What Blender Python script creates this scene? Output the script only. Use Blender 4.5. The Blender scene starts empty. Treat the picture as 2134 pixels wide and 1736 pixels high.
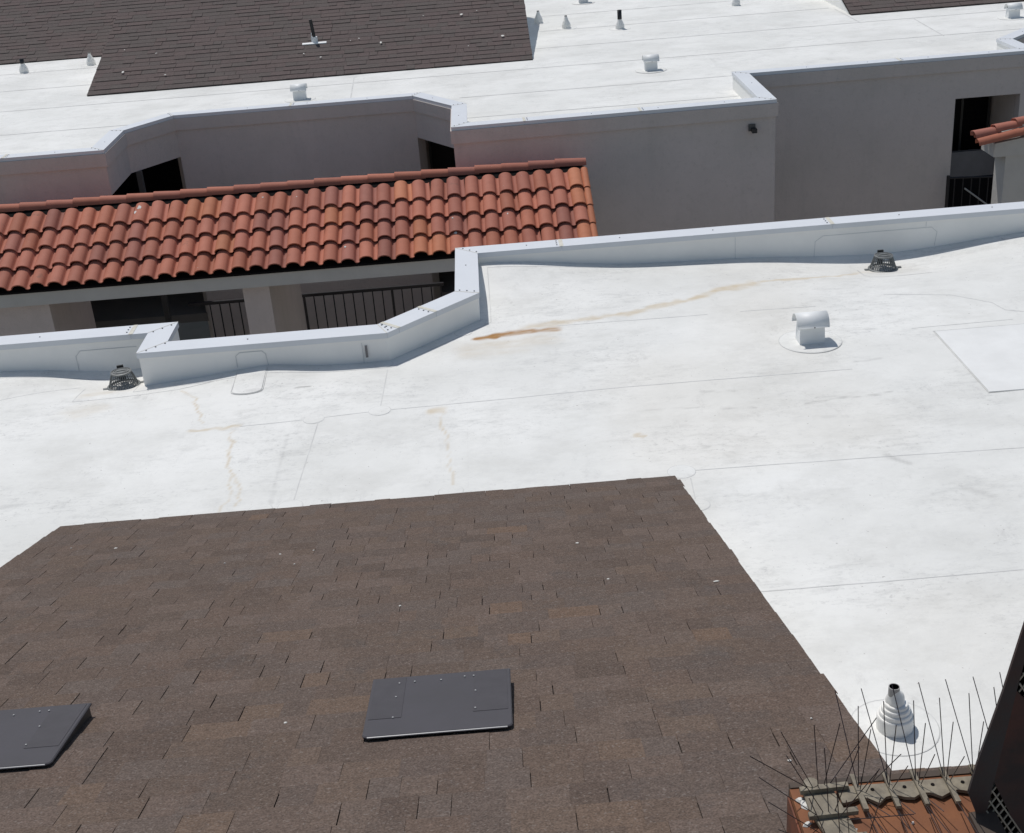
import bpy, bmesh, math, random
import numpy as np
from mathutils import Vector, Matrix, noise
random.seed(7); RS = np.random.RandomState(7)
SC = bpy.context.scene
PI = math.pi
rad = math.radians

# ------------------------------------------------------------ camera
cam_d = bpy.data.cameras.new("camera"); cam = bpy.data.objects.new("camera", cam_d)
SC.collection.objects.link(cam); SC.camera = cam
cam_d.sensor_fit = 'HORIZONTAL'; cam_d.sensor_width = 36.0
cam_d.lens = 36.0 * 2700.0 / 2134.0
cam_d.clip_start = 0.05; cam_d.clip_end = 400
P_, RO_, YA_ = rad(25.4), rad(-4.64), rad(0.13)
fw = Vector((math.sin(YA_)*math.cos(P_), math.cos(YA_)*math.cos(P_), -math.sin(P_)))
r0 = fw.cross(Vector((0, 0, 1))).normalized(); u0 = r0.cross(fw)
rr = r0*math.cos(RO_) + u0*math.sin(RO_); uu = -r0*math.sin(RO_) + u0*math.cos(RO_)
M = Matrix((rr, uu, -fw)).transposed().to_4x4(); M.translation = Vector((0, 0, 4.5))
cam.matrix_world = M

# ------------------------------------------------------------ light
SUN = Vector((-0.24, 0.45, 1.0)).normalized()
w = bpy.data.worlds.new("World"); SC.world = w; w.use_nodes = True
nt = w.node_tree; bg = nt.nodes["Background"]
sky = nt.nodes.new("ShaderNodeTexSky"); sky.sky_type = 'NISHITA'; sky.sun_disc = False
sky.sun_elevation = math.asin(SUN.z); sky.sun_rotation = math.atan2(SUN.x, SUN.y)
sky.air_density = 1.0; sky.dust_density = 0.6; sky.ozone_density = 1.0
wb = nt.nodes.new("ShaderNodeMix"); wb.data_type = 'RGBA'; wb.blend_type = 'MULTIPLY'; wb.inputs[0].default_value = 1.0
wb.inputs[7].default_value = (1.0, 0.93, 0.83, 1)
nt.links.new(sky.outputs[0], wb.inputs[6]); nt.links.new(wb.outputs[2], bg.inputs[0]); bg.inputs[1].default_value = 0.098
sl = bpy.data.lights.new("sun", 'SUN'); so = bpy.data.objects.new("sun", sl); SC.collection.objects.link(so)
sl.energy = 2.95; sl.angle = rad(0.53); sl.color = (1.0, 0.965, 0.92)
so.rotation_euler = SUN.to_track_quat('Z', 'Y').to_euler(); so.location = (-3, 6, 14)
SC.view_settings.view_transform = 'Standard'; SC.view_settings.look = 'None'
SC.view_settings.exposure = 0.0; SC.view_settings.gamma = 1.0; SC.view_settings.use_curve_mapping = False
SC.render.engine = 'CYCLES'
SC.cycles.max_bounces = 10; SC.cycles.diffuse_bounces = 6; SC.cycles.use_denoising = True
SC.cycles.sample_clamp_indirect = 8.0

# ------------------------------------------------------------ helpers
def link(o):
    SC.collection.objects.link(o); return o
def mesh_obj(name, verts, faces, mat=None, parent=None, smooth=False, loc=None):
    me = bpy.data.meshes.new(name); me.from_pydata([tuple(v) for v in verts], [], faces); me.update()
    if smooth:
        me.polygons.foreach_set('use_smooth', [True]*len(me.polygons))
    if mat: me.materials.append(mat)
    o = link(bpy.data.objects.new(name, me))
    if parent: o.parent = parent
    if loc: o.location = loc
    return o
def inst(o, parent=None, loc=None, rot=None, scale=None):
    c = o.copy(); link(c)
    if parent: c.parent = parent
    if loc is not None: c.location = loc
    if rot is not None: c.rotation_euler = rot
    if scale is not None: c.scale = scale
    return c
def copy_tree(o, loc, rz=0.0, label=None, parent=None):
    c = o.copy(); link(c); c.parent = parent
    if parent is None:
        c.location = loc; c.rotation_euler = (o.rotation_euler.x, o.rotation_euler.y, rz)
        if label: c['label'] = label
    for ch in list(o.children):
        copy_tree(ch, None, parent=c)
    return c
def empty(name, loc=(0, 0, 0), rot=(0, 0, 0)):
    o = link(bpy.data.objects.new(name, None)); o.location = loc; o.rotation_euler = rot
    o.empty_display_size = 0.1
    return o
def tag(o, label, cat, group=None, kind=None):
    o['label'] = label; o['category'] = cat
    if group: o['group'] = group
    if kind: o['kind'] = kind
    return o
class G:
    """gathers shapes into one mesh"""
    def __init__(s): s.v = []; s.f = []
    def add(s, v, f):
        b = len(s.v); s.v += [tuple(x) for x in v]; s.f += [tuple(b+i for i in q) for q in f]
    def box(s, x0, x1, y0, y1, z0, z1):
        s.add([(x0,y0,z0),(x1,y0,z0),(x1,y1,z0),(x0,y1,z0),(x0,y0,z1),(x1,y0,z1),(x1,y1,z1),(x0,y1,z1)],
              [(0,3,2,1),(4,5,6,7),(0,1,5,4),(1,2,6,5),(2,3,7,6),(3,0,4,7)])
    def prism(s, poly, z0, z1):
        n = len(poly)
        s.add([(x, y, z0) for x, y in poly]+[(x, y, z1) for x, y in poly],
              [tuple(range(n-1, -1, -1)), tuple(range(n, 2*n))]+[(i, (i+1) % n, n+(i+1) % n, n+i) for i in range(n)])
    def tube(s, a, b, r, n=6, r2=None, cap=True):
        a = Vector(a); b = Vector(b); d = (b-a).normalized(); r2 = r if r2 is None else r2
        p = d.orthogonal().normalized(); q = d.cross(p)
        v = [a+(p*math.cos(2*PI*i/n)+q*math.sin(2*PI*i/n))*r for i in range(n)]
        v += [b+(p*math.cos(2*PI*i/n)+q*math.sin(2*PI*i/n))*r2 for i in range(n)]
        f = [(i, (i+1) % n, n+(i+1) % n, n+i) for i in range(n)]
        if cap: f += [tuple(range(n-1, -1, -1)), tuple(range(n, 2*n))]
        s.add(v, f)
    def lathe(s, prof, n=32, c=(0, 0, 0)):
        m = len(prof)
        v = [(c[0]+r*math.cos(2*PI*i/n), c[1]+r*math.sin(2*PI*i/n), c[2]+z) for i in range(n) for r, z in prof]
        f = [(i*m+j, ((i+1) % n)*m+j, ((i+1) % n)*m+j+1, i*m+j+1) for i in range(n) for j in range(m-1)]
        s.add(v, f)
    def ribbon(s, pts, wd, z0, h, zf=None):
        """thin flat strip along a polyline"""
        P = [Vector((x, y)) for x, y in pts]
        L = []
        for i, p in enumerate(P):
            t = ((P[min(i+1, len(P)-1)]-P[max(i-1, 0)])).normalized(); n = Vector((-t.y, t.x))*wd/2
            L.append((p+n, p-n))
        zz = (lambda q: z0+(zf(q.x, q.y) if zf else 0))
        v = []
        for a, b in L:
            v += [(a.x, a.y, zz(a)), (a.x, a.y, zz(a)+h), (b.x, b.y, zz(b)+h), (b.x, b.y, zz(b))]
        f = []
        for i in range(len(L)-1):
            k = 4*i
            f += [(k, k+4, k+5, k+1), (k+1, k+5, k+6, k+2), (k+2, k+6, k+7, k+3)]
        k = 4*(len(L)-1); f += [(0, 1, 2, 3), (k+3, k+2, k+1, k)]
        s.add(v, f)
    def obj(s, name, mat, parent=None, smooth=False, loc=None):
        return mesh_obj(name, s.v, s.f, mat, parent, smooth, loc)
def resample(pts, step):
    out = [pts[0]]
    for a, b in zip(pts, pts[1:]):
        d = math.dist(a, b); n = max(1, int(d/step))
        for i in range(1, n+1):
            out.append((a[0]+(b[0]-a[0])*i/n, a[1]+(b[1]-a[1])*i/n))
    return out
def offset_path(P, d):
    """offset an open polyline to its left by d with mitres"""
    P = [Vector(p) for p in P]; out = []
    N = [Vector((-(b-a).y, (b-a).x)).normalized() for a, b in zip(P, P[1:])]
    for i, p in enumerate(P):
        if i == 0: out.append(p+N[0]*d)
        elif i == len(P)-1: out.append(p+N[-1]*d)
        else:
            n = (N[i-1]+N[i]); n = n/(1+N[i-1].dot(N[i])); out.append(p+n*d)
    return [(v.x, v.y) for v in out]

# ------------------------------------------------------------ materials
def new_mat(name, rough=0.8, spec=0.3, metal=0.0):
    m = bpy.data.materials.new(name); m.use_nodes = True
    b = m.node_tree.nodes["Principled BSDF"]
    b.inputs["Roughness"].default_value = rough; b.inputs["Metallic"].default_value = metal
    b.inputs["Specular IOR Level"].default_value = spec
    return m, m.node_tree, b
def node(t, ty, **k):
    n = t.nodes.new(ty)
    for a, v in k.items(): setattr(n, a, v)
    return n
def coords(t, obj=False):
    if obj:
        return node(t, "ShaderNodeTexCoord").outputs["Object"]
    return node(t, "ShaderNodeNewGeometry").outputs["Position"]
def nz(t, co, scale, detail=4, rough=0.6, stretch=None, lo=0.35, hi=0.65):
    if stretch:
        mp = node(t, "ShaderNodeMapping"); mp.inputs["Scale"].default_value = stretch
        t.links.new(co, mp.inputs[0]); co = mp.outputs[0]
    n = node(t, "ShaderNodeTexNoise"); n.inputs["Scale"].default_value = scale
    n.inputs["Detail"].default_value = detail; n.inputs["Roughness"].default_value = rough
    t.links.new(co, n.inputs["Vector"])
    r = node(t, "ShaderNodeMapRange"); r.inputs[1].default_value = lo; r.inputs[2].default_value = hi
    t.links.new(n.outputs[0], r.inputs[0]); return r.outputs[0]
def mixc(t, fac, a, b, mode='MIX'):
    m = node(t, "ShaderNodeMix", data_type='RGBA', blend_type=mode)
    for i, x in ((6, a), (7, b)):
        if isinstance(x, tuple): m.inputs[i].default_value = x+(1,) if len(x) == 3 else x
        else: t.links.new(x, m.inputs[i])
    if isinstance(fac, (int, float)): m.inputs[0].default_value = fac
    else: t.links.new(fac, m.inputs[0])
    return m.outputs[2]
def mul(t, a, k):
    m = node(t, "ShaderNodeMath", operation='MULTIPLY'); t.links.new(a, m.inputs[0])
    if isinstance(k, (int, float)): m.inputs[1].default_value = k
    else: t.links.new(k, m.inputs[1])
    return m.outputs[0]
def bump(t, b, h, strength, dist):
    n = node(t, "ShaderNodeBump"); n.inputs["Strength"].default_value = strength; n.inputs["Distance"].default_value = dist
    t.links.new(h, n.inputs["Height"]); t.links.new(n.outputs[0], b.inputs["Normal"])
def simple(name, c, c2=None, rough=0.7, spec=0.3, metal=0.0, scale=6, bscale=None, bstr=0.3, bdist=0.004, amt=0.6, obj=False, stretch=None):
    m, t, b = new_mat(name, rough, spec, metal); co = coords(t, obj)
    c2 = c2 or tuple(x*0.8 for x in c)
    f = nz(t, co, scale, 5, 0.65, stretch)
    t.links.new(mixc(t, mul(t, f, amt), c, c2), b.inputs["Base Color"])
    if bscale: bump(t, b, nz(t, co, bscale, 4, 0.6, None, 0.0, 1.0), bstr, bdist)
    return m

def membrane_mat(name, base=(0.79, 0.788, 0.762)):
    m, t, b = new_mat(name, 0.6, 0.25); co = coords(t)
    big = nz(t, co, 0.45, 6, 0.65, None, 0.40, 0.64)
    c = mixc(t, mul(t, big, 0.75), base, (0.66, 0.66, 0.632))
    c = mixc(t, mul(t, nz(t, co, 1.3, 8, 0.75, (0.8, 1.1, 1), 0.48, 0.66), 0.55), c, (0.60, 0.595, 0.565))
    patchy = nz(t, co, 1.1, 4, 0.6, (0.7, 1.2, 1), 0.42, 0.62)
    c = mixc(t, mul(t, mul(t, nz(t, co, 6, 8, 0.8, (0.5, 1.3, 1), 0.50, 0.66), 0.62), patchy), c, (0.50, 0.50, 0.485))
    patchy2 = nz(t, co, 1.7, 3, 0.6, (1.2, 0.8, 1), 0.50, 0.66)
    c = mixc(t, mul(t, mul(t, nz(t, co, 5, 8, 0.85, (1.2, 0.6, 1), 0.52, 0.66), 0.6), patchy2), c, (0.50, 0.495, 0.48))
    c = mixc(t, mul(t, mul(t, nz(t, co, 20, 5, 0.75, (0.9, 1.2, 1), 0.54, 0.68), 0.6), patchy), c, (0.46, 0.46, 0.45))
    c = mixc(t, mul(t, nz(t, co, 33, 2, 0.5, None, 0.72, 0.76), 0.6), c, (0.3, 0.28, 0.26))
    for an, col in (("rust", (0.36, 0.18, 0.05)), ("tan", (0.57, 0.465, 0.315)), ("dirt", (0.20, 0.19, 0.18))):
        a = node(t, "ShaderNodeAttribute", attribute_name=an)
        c = mixc(t, a.outputs["Fac"], c, col)
    t.links.new(c, b.inputs["Base Color"])
    n1 = nz(t, co, 3.5, 5, 0.6, None, 0, 1); bump(t, b, n1, 0.5, 0.022)
    return m
M_MEM = membrane_mat("white_roof_membrane")
M_MEMW = simple("white_wall_membrane", (0.87, 0.862, 0.835), (0.77, 0.765, 0.745), 0.55, 0.3, scale=2.2, amt=0.5, bscale=4, bstr=0.25, bdist=0.01)
M_CLEAN = simple("clean_membrane_patch", (0.785, 0.788, 0.775), (0.70, 0.70, 0.685), 0.6, 0.25, scale=3, amt=0.7)
M_SEAM = simple("membrane_seam", (0.68, 0.68, 0.665), (0.54, 0.54, 0.525), 0.7, 0.2, scale=3, amt=1.0)
M_COPE = simple("prefinished_coping_metal", (0.68, 0.70, 0.73), (0.62, 0.64, 0.675), 0.45, 0.4, scale=1.5, amt=0.6)
M_SEALANT = simple("joint_sealant", (0.66, 0.64, 0.56), (0.5, 0.47, 0.4), 0.6, 0.3, scale=30)
M_SCREW = simple("screw_head_metal", (0.16, 0.16, 0.17), None, 0.4, 0.5, 0.6)
M_HOOD = simple("white_painted_sheet_metal", (0.82, 0.83, 0.825), (0.72, 0.73, 0.72), 0.5, 0.4, scale=4, amt=0.6)
M_DARKPIPE = simple("black_plastic_pipe", (0.025, 0.025, 0.027), None, 0.5, 0.4)
M_BOOT = simple("white_moulded_boot", (0.86, 0.855, 0.83), (0.70, 0.69, 0.66), 0.55, 0.3, scale=18, amt=0.5)
def stucco_mat():
    m, t, b = new_mat("beige_stucco", 0.92, 0.1); co = coords(t)
    c = mixc(t, mul(t, nz(t, co, 0.9, 6, 0.7), 0.6), (0.58, 0.525, 0.50), (0.49, 0.455, 0.425))
    c = mixc(t, mul(t, nz(t, co, 3.0, 5, 0.7, (1, 1, 0.2), 0.52, 0.72), 0.28), c, (0.40, 0.38, 0.36))
    c = mixc(t, mul(t, nz(t, co, 14, 6, 0.8, None, 0.54, 0.70), 0.5), c, (0.42, 0.385, 0.36))
    c = mixc(t, mul(t, nz(t, co, 2.2, 7, 0.85, (1, 1, 2.5), 0.64, 0.70), 0.30), c, (0.62, 0.58, 0.55))
    t.links.new(c, b.inputs["Base Color"]); bump(t, b, nz(t, co, 22, 6, 0.75, None, 0, 1), 0.7, 0.012); return m
M_STUCCO = stucco_mat()
M_BEAM = simple("painted_grey_beam", (0.52, 0.52, 0.485), (0.44, 0.44, 0.41), 0.85, 0.15, scale=2.5, bscale=20, bstr=0.4, bdist=0.005)
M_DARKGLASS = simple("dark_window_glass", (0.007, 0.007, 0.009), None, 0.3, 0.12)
M_FRAME = simple("aluminium_door_frame", (0.09, 0.09, 0.088), None, 0.5, 0.4)
M_RAIL = simple("black_railing_paint", (0.012, 0.012, 0.016), None, 0.45, 0.4)
M_CONC = simple("courtyard_concrete", (0.24, 0.23, 0.215), (0.18, 0.175, 0.165), 0.9, 0.1, scale=0.7)
M_UNDER = simple("black_felt_and_shade", (0.012, 0.011, 0.011), None, 0.95, 0.05)  # felt, and the painted dark inside pipe bores and the flue
M_FELT = simple("brown_shingle_felt", (0.045, 0.038, 0.035), None, 0.95, 0.05)
M_DRAIN = simple("cast_iron_drain", (0.19, 0.20, 0.20), (0.12, 0.125, 0.125), 0.5, 0.5, 0.2, scale=30)
M_VENT = simple("charcoal_vent_metal", (0.080, 0.076, 0.086), (0.070, 0.067, 0.073), 0.6, 0.15, scale=3, amt=0.7)
M_VENTD = simple("charcoal_vent_tape", (0.073, 0.069, 0.077), None, 0.65, 0.2, scale=10)
M_DROP = simple("bird_dropping", (0.75, 0.74, 0.70), (0.5, 0.48, 0.44), 0.9, 0.1, scale=60)
M_TANM = simple("grey_flashing", (0.33, 0.33, 0.32), None, 0.6, 0.4)

def col_mat(name, gran, rough=0.93, gs=260, spec=0.1, bstr=0.6, bd=0.004, mid=9.0, midamt=0.5, extra=False):
    """colour comes from the piece's own tone, broken up by granules and weathering"""
    m, t, b = new_mat(name, rough, spec); co = coords(t)
    a = node(t, "ShaderNodeAttribute", attribute_name="tone").outputs["Color"]
    if extra:
        a = mixc(t, mul(t, nz(t, co, 4.0, 7, 0.8, (1, 1.5, 1), 0.52, 0.70), 0.6), a, (0.185, 0.135, 0.107))
        a = mixc(t, mul(t, nz(t, co, 2.3, 7, 0.8, (1.2, 1.0, 1), 0.54, 0.70), 0.5), a, (0.125, 0.115, 0.112))
    c = mixc(t, mul(t, nz(t, co, mid, 5, 0.7, (1, 1.6, 1)), midamt), a, mixc(t, 1.0, a, (0.72, 0.72, 0.72), 'MULTIPLY'))
    g = nz(t, co, gs, 2, 0.5, None, 0.3, 0.7)
    c = mixc(t, mul(t, g, gran), c, mixc(t, 1.0, c, (0.45, 0.45, 0.45), 'MULTIPLY'))
    c = mixc(t, mul(t, nz(t, co, gs*0.6, 2, 0.5, None, 0.60, 0.7), gran*0.45), c, (0.26, 0.23, 0.21))
    t.links.new(c, b.inputs["Base Color"])
    bump(t, b, nz(t, co, gs, 2, 0.5, None, 0, 1), bstr, bd)
    return m
M_SHN = col_mat("asphalt_shingle_granules", 0.85, gs=130, mid=26.0, midamt=0.75, extra=True)
M_SHF = col_mat("asphalt_shingle_far", 0.4, gs=45, mid=2.0, midamt=0.35)
def tile_mat():
    m, t, b = new_mat("terracotta_clay", 0.72, 0.22); co = coords(t)
    a = node(t, "ShaderNodeAttribute", attribute_name="tone").outputs["Color"]
    oi = node(t, "ShaderNodeObjectInfo").outputs["Random"]
    hs = node(t, "ShaderNodeHueSaturation")
    r = node(t, "ShaderNodeMapRange"); r.inputs[3].default_value = 0.86; r.inputs[4].default_value = 1.12; t.links.new(oi, r.inputs[0])
    t.links.new(r.outputs[0], hs.inputs["Value"]); t.links.new(a, hs.inputs["Color"])
    c = mixc(t, mul(t, nz(t, co, 7, 5, 0.7), 0.35), hs.outputs[0], mixc(t, 1.0, hs.outputs[0], (0.70, 0.66, 0.66), 'MULTIPLY'))
    c = mixc(t, mul(t, nz(t, co, 3.1, 6, 0.75, None, 0.62, 0.74), 0.6), c, (0.13, 0.085, 0.065))
    c = mixc(t, mul(t, nz(t, co, 18, 4, 0.6, None, 0.72, 0.75), 0.55), c, (0.62, 0.52, 0.47))
    t.links.new(c, b.inputs["Base Color"])
    bump(t, b, nz(t, co, 90, 3, 0.6, None, 0, 1), 0.3, 0.002)
    return m
M_TILE = tile_mat()

# ------------------------------------------------------------ marks measured on the roofs (metres)
SEAMS = [[(-1.048, 10.652), (-1.07, 9.797)], [(-1.57, 9.73), (-1.626, 8.297)], [(-2.225, 9.716), (-1.611, 9.747), (-1.07, 9.797), (0.035, 9.834), (0.351, 9.85), (0.983, 9.872), (2.892, 9.855)], [(1.294, 8.312), (2.518, 8.291), (3.698, 8.243)], [(1.432, 6.682), (2.05, 6.683), (3.08, 6.692)], [(0.522, 11.387), (1.936, 11.35)], [(2.242, 11.355), (2.959, 11.341)], [(1.266, 8.197), (1.243, 7.782)], [(3.636, 10.624), (4.545, 10.642)], [(3.645, 11.511), (4.235, 11.356), (4.523, 11.078), (4.566, 10.879), (4.709, 10.799)], [(-4.522, 10.683), (-3.892, 10.98)], [(-3.841, 10.954), (-3.84, 10.543), (-2.917, 10.608), (-2.59, 10.7)], [(3.683, 12.532), (3.686, 12.31), (3.708, 12.16), (3.853, 12.124), (4.326, 12.148)]]
DISCS = [(-1.614, 9.739, 0.085), (-1.07, 9.797, 0.09), (-1.637, 8.274, 0.09), (-0.467, 8.292, 0.09), (-1.853, 8.257, 0.085), (-3.054, 8.253, 0.09), (-1.088, 10.786, 0.08), (-0.37, 11.401, 0.08), (1.217, 8.306, 0.1), (1.256, 7.806, 0.08), (-0.119, 13.101, 0.09), (0.58, 13.027, 0.09), (2.994, 12.683, 0.09)]
RUST = [([(-0.227, 11.237), (-0.069, 11.254)], 0.045, 1.0), ([(-0.069, 11.267), (0.2, 11.312), (0.479, 11.29)], 0.05, 0.62), ([(0.267, 11.43), (0.701, 11.481), (1.201, 11.539), (1.517, 11.677), (1.702, 11.741), (1.859, 11.776)], 0.05, 0.33), ([(1.859, 11.776), (2.176, 11.996), (2.506, 12.106)], 0.07, 0.36), ([(2.51, 12.128), (2.832, 12.181), (3.099, 12.21), (3.378, 12.283), (3.64, 12.378)], 0.03, 0.36), ([(-0.29, 10.953), (0.068, 11.032), (0.382, 11.09)], 0.16, 0.16), ([(3.65, 12.416), (3.954, 12.462)], 0.05, 0.15), ([(-0.624, 9.725), (-0.554, 9.698)], 0.045, 0.35), ([(-2.621, 9.709), (-2.421, 9.703), (-2.245, 9.72)], 0.022, 0.32), ([(-3.766, 10.751), (-3.598, 10.771)], 0.08, 0.16), ([(0.957, 8.953), (1.004, 8.935)], 0.02, 0.5), ([(-3.707, 10.283), (-3.58, 10.357)], 0.12, 0.12)]
DRIP = [([(-2.865, 10.561), (-2.716, 10.388), (-2.663, 10.178), (-2.614, 10.024), (-2.575, 9.828)], 0.012, 0.4), ([(-2.291, 9.661), (-2.238, 9.365), (-2.223, 9.069), (-2.157, 8.857), (-2.126, 8.546), (-2.138, 8.294)], 0.012, 0.38), ([(-2.157, 8.857), (-2.067, 8.686), (-2.046, 8.495), (-2.042, 8.349)], 0.012, 0.35), ([(-0.553, 9.628), (-0.555, 9.446), (-0.52, 9.307), (-0.488, 8.88), (-0.468, 8.599), (-0.449, 8.37), (-0.423, 8.202)], 0.012, 0.38)]
SCUFF = [([(2.361, 9.276), (2.703, 9.318), (3.015, 9.321)], 0.012, 0.35), ([(2.466, 9.365), (2.809, 9.327), (3.069, 9.361)], 0.016, 0.3), ([(1.705, 9.306), (1.966, 9.269)], 0.02, 0.3), ([(1.032, 9.397), (1.528, 9.365)], 0.012, 0.25), ([(2.954, 9.998), (3.184, 10.034)], 0.025, 0.25), ([(0.096, 12.14), (0.135, 12.021)], 0.008, 0.8), ([(-2.067, 8.686), (-1.975, 8.682)], 0.008, 0.5), ([(-0.701, 8.238), (-0.597, 8.238)], 0.008, 0.6), ([(-0.397, 8.251), (-0.292, 8.251)], 0.008, 0.5), ([(-1.836, 10.406), (-1.721, 10.414)], 0.012, 0.7), ([(2.712, 8.306), (2.83, 8.141)], 0.03, 0.3), ([(3.066, 7.759), (3.216, 7.606)], 0.04, 0.22), ([(1.598, 9.654), (1.848, 9.62)], 0.03, 0.22), ([(-1.801, 9.502), (-1.795, 8.833), (-1.786, 8.342)], 0.02, 0.2), ([(1.452, 8.683), (1.698, 8.638)], 0.03, 0.16), ([(2.382, 9.031), (2.594, 8.99)], 0.03, 0.14), ([(2.426, 6.493), (2.562, 6.49)], 0.012, 0.25)]
FSEAMX = [[(8.641, 26.281), (8.539, 24.222)], [(7.573, 28.236), (7.587, 26.355)], [(-2.393, 24.943), (-2.305, 22.85)]]
WIRES_A = [((0.442, 1.394, 3.224), (0.429, 1.479, 3.328)), ((0.485, 1.395, 3.224), (0.467, 1.481, 3.325)), ((0.524, 1.4, 3.224), (0.512, 1.484, 3.325)), ((0.565, 1.404, 3.224), (0.551, 1.487, 3.323)), ((0.607, 1.408, 3.224), (0.591, 1.491, 3.321)), ((0.444, 1.397, 3.224), (0.445, 1.42, 3.344)), ((0.485, 1.399, 3.224), (0.482, 1.427, 3.343)), ((0.525, 1.4, 3.224), (0.522, 1.422, 3.344)), ((0.566, 1.401, 3.224), (0.558, 1.423, 3.344)), ((0.607, 1.404, 3.224), (0.601, 1.429, 3.343)), ((0.444, 1.389, 3.224), (0.448, 1.37, 3.344)), ((0.484, 1.388, 3.224), (0.483, 1.373, 3.345)), ((0.526, 1.39, 3.224), (0.522, 1.372, 3.345)), ((0.565, 1.391, 3.224), (0.559, 1.371, 3.344)), ((0.607, 1.396, 3.224), (0.599, 1.368, 3.343)), ((0.45, 1.382, 3.224), (0.444, 1.314, 3.325)), ((0.488, 1.385, 3.224), (0.482, 1.316, 3.324)), ((0.529, 1.389, 3.224), (0.521, 1.328, 3.329)), ((0.571, 1.392, 3.224), (0.559, 1.324, 3.325)), ((0.462, 1.399, 3.224), (0.479, 1.336, 3.327)), ((0.443, 1.343, 3.224), (0.432, 1.239, 3.287)), ((0.441, 1.343, 3.224), (0.423, 1.239, 3.285)), ((0.483, 1.343, 3.224), (0.466, 1.238, 3.284)), ((0.482, 1.342, 3.224), (0.461, 1.236, 3.281)), ((0.524, 1.346, 3.224), (0.513, 1.238, 3.279)), ((0.522, 1.345, 3.224), (0.502, 1.238, 3.28)), ((0.566, 1.349, 3.224), (0.55, 1.239, 3.274)), ((0.448, 1.363, 3.224), (0.445, 1.262, 3.292)), ((0.49, 1.361, 3.224), (0.476, 1.261, 3.294)), ((0.529, 1.361, 3.224), (0.513, 1.262, 3.293)), ((0.641, 1.386, 3.224), (0.625, 1.478, 3.332)), ((0.651, 1.399, 3.224), (0.642, 1.445, 3.337)), ((0.67, 1.396, 3.224), (0.665, 1.483, 3.332))]
WIRES_B = [((0.381, 1.4, 3.224), (0.332, 1.391, 3.335)), ((0.388, 1.399, 3.224), (0.376, 1.387, 3.345)), ((0.397, 1.403, 3.224), (0.411, 1.387, 3.344)), ((0.405, 1.404, 3.224), (0.469, 1.413, 3.327)), ((0.374, 1.4, 3.224), (0.288, 1.379, 3.307)), ((0.383, 1.35, 3.224), (0.329, 1.345, 3.333)), ((0.39, 1.35, 3.224), (0.378, 1.34, 3.345)), ((0.398, 1.35, 3.224), (0.424, 1.339, 3.343)), ((0.373, 1.346, 3.224), (0.29, 1.331, 3.312)), ((0.394, 1.307, 3.224), (0.379, 1.287, 3.343)), ((0.406, 1.306, 3.224), (0.384, 1.254, 3.332)), ((0.371, 1.31, 3.224), (0.292, 1.283, 3.313)), ((0.41, 1.333, 3.224), (0.473, 1.258, 3.296)), ((0.433, 1.305, 3.224), (0.427, 1.252, 3.334)), ((0.363, 1.291, 3.224), (0.295, 1.237, 3.309)), ((0.377, 1.29, 3.224), (0.338, 1.26, 3.336)), ((0.4, 1.337, 3.224), (0.44, 1.303, 3.334))]
NEARDROP = [(-1.785, 6.753), (-1.469, 6.863), (-1.266, 6.89), (-1.338, 6.596), (-0.636, 5.588), (0.447, 5.759), (0.336, 6.548), (-0.982, 4.147), (0.853, 3.441), (0.982, 5.561), (-2.964, 7.486), (-2.636, 7.382), (1.011, 3.771), (-1.799, 3.588)]

def set_tone(me, cols):
    a = me.attributes.new("tone", 'FLOAT_COLOR', 'POINT')
    arr = np.ones((len(me.vertices), 4), 'f'); arr[:, :3] = np.asarray(cols, 'f').reshape(-1, 3) if len(np.shape(cols)) == 2 else np.asarray(cols, 'f')
    a.data.foreach_set('color', arr.ravel())

# ------------------------------------------------------------ near flat roof
CAPZ = 0.28
NEAR_OUT = [(-9.0, 11.575), (-3.05, 11.575), (-3.05, 11.075), (-1.13, 11.075), (-0.425, 11.79), (-0.425, 13.135), (8.0, 13.135)]
NEAR_IN = offset_path(NEAR_OUT, -0.235)
def roof_z(x, y):
    g = lambda cx, cy, a, sx, sy: a*np.exp(-((x-cx)/sx)**2-((y-cy)/sy)**2)
    z = g(-3.6, 11.15, -0.10, 0.62, 0.45)+g(4.0, 12.6, -0.125, 1.1, 0.55)+g(-0.15, 13.0, 0.17, 1.15, 0.55)
    z = z+g(-2.15, 10.85, 0.055, 0.42, 0.35)+g(-6.5, 11.4, 0.05, 1.4, 0.6)+g(6.6, 13.0, 0.05, 1.5, 0.7)
    return z
def roof_full(x, y):
    return roof_z(x, y)+0.006*(vnoise(x+20, y, 0.9, 1)-0.5)+0.003*(vnoise(x+20, y, 3.1, 2)-0.5)
def seg_dist(x, y, pts):
    d = np.full(x.shape, 9.0)
    for (ax, ay), (bx, by) in zip(pts, pts[1:]):
        vx, vy = bx-ax, by-ay; t = np.clip(((x-ax)*vx+(y-ay)*vy)/(vx*vx+vy*vy+1e-9), 0, 1)
        d = np.minimum(d, np.hypot(x-ax-t*vx, y-ay-t*vy))
    return d
def vnoise(x, y, s, seed=0):
    """cheap smooth value noise"""
    R = np.random.RandomState(seed).rand(64, 64)
    u = x*s; v = y*s; i = np.floor(u).astype(int); j = np.floor(v).astype(int); fu = u-i; fv = v-j
    fu = fu*fu*(3-2*fu); fv = fv*fv*(3-2*fv)
    a = R[i % 64, j % 64]; b = R[(i+1) % 64, j % 64]; c = R[i % 64, (j+1) % 64]; d = R[(i+1) % 64, (j+1) % 64]
    return (a*(1-fu)+b*fu)*(1-fv)+(c*(1-fu)+d*fu)*fv
def y_edge_near(x):
    if x < -3.17: return 11.47
    if x < -1.10: return 10.97
    if x < -0.34: return 10.97+(x+1.10)*(0.725/0.76)
    return 13.03
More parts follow.
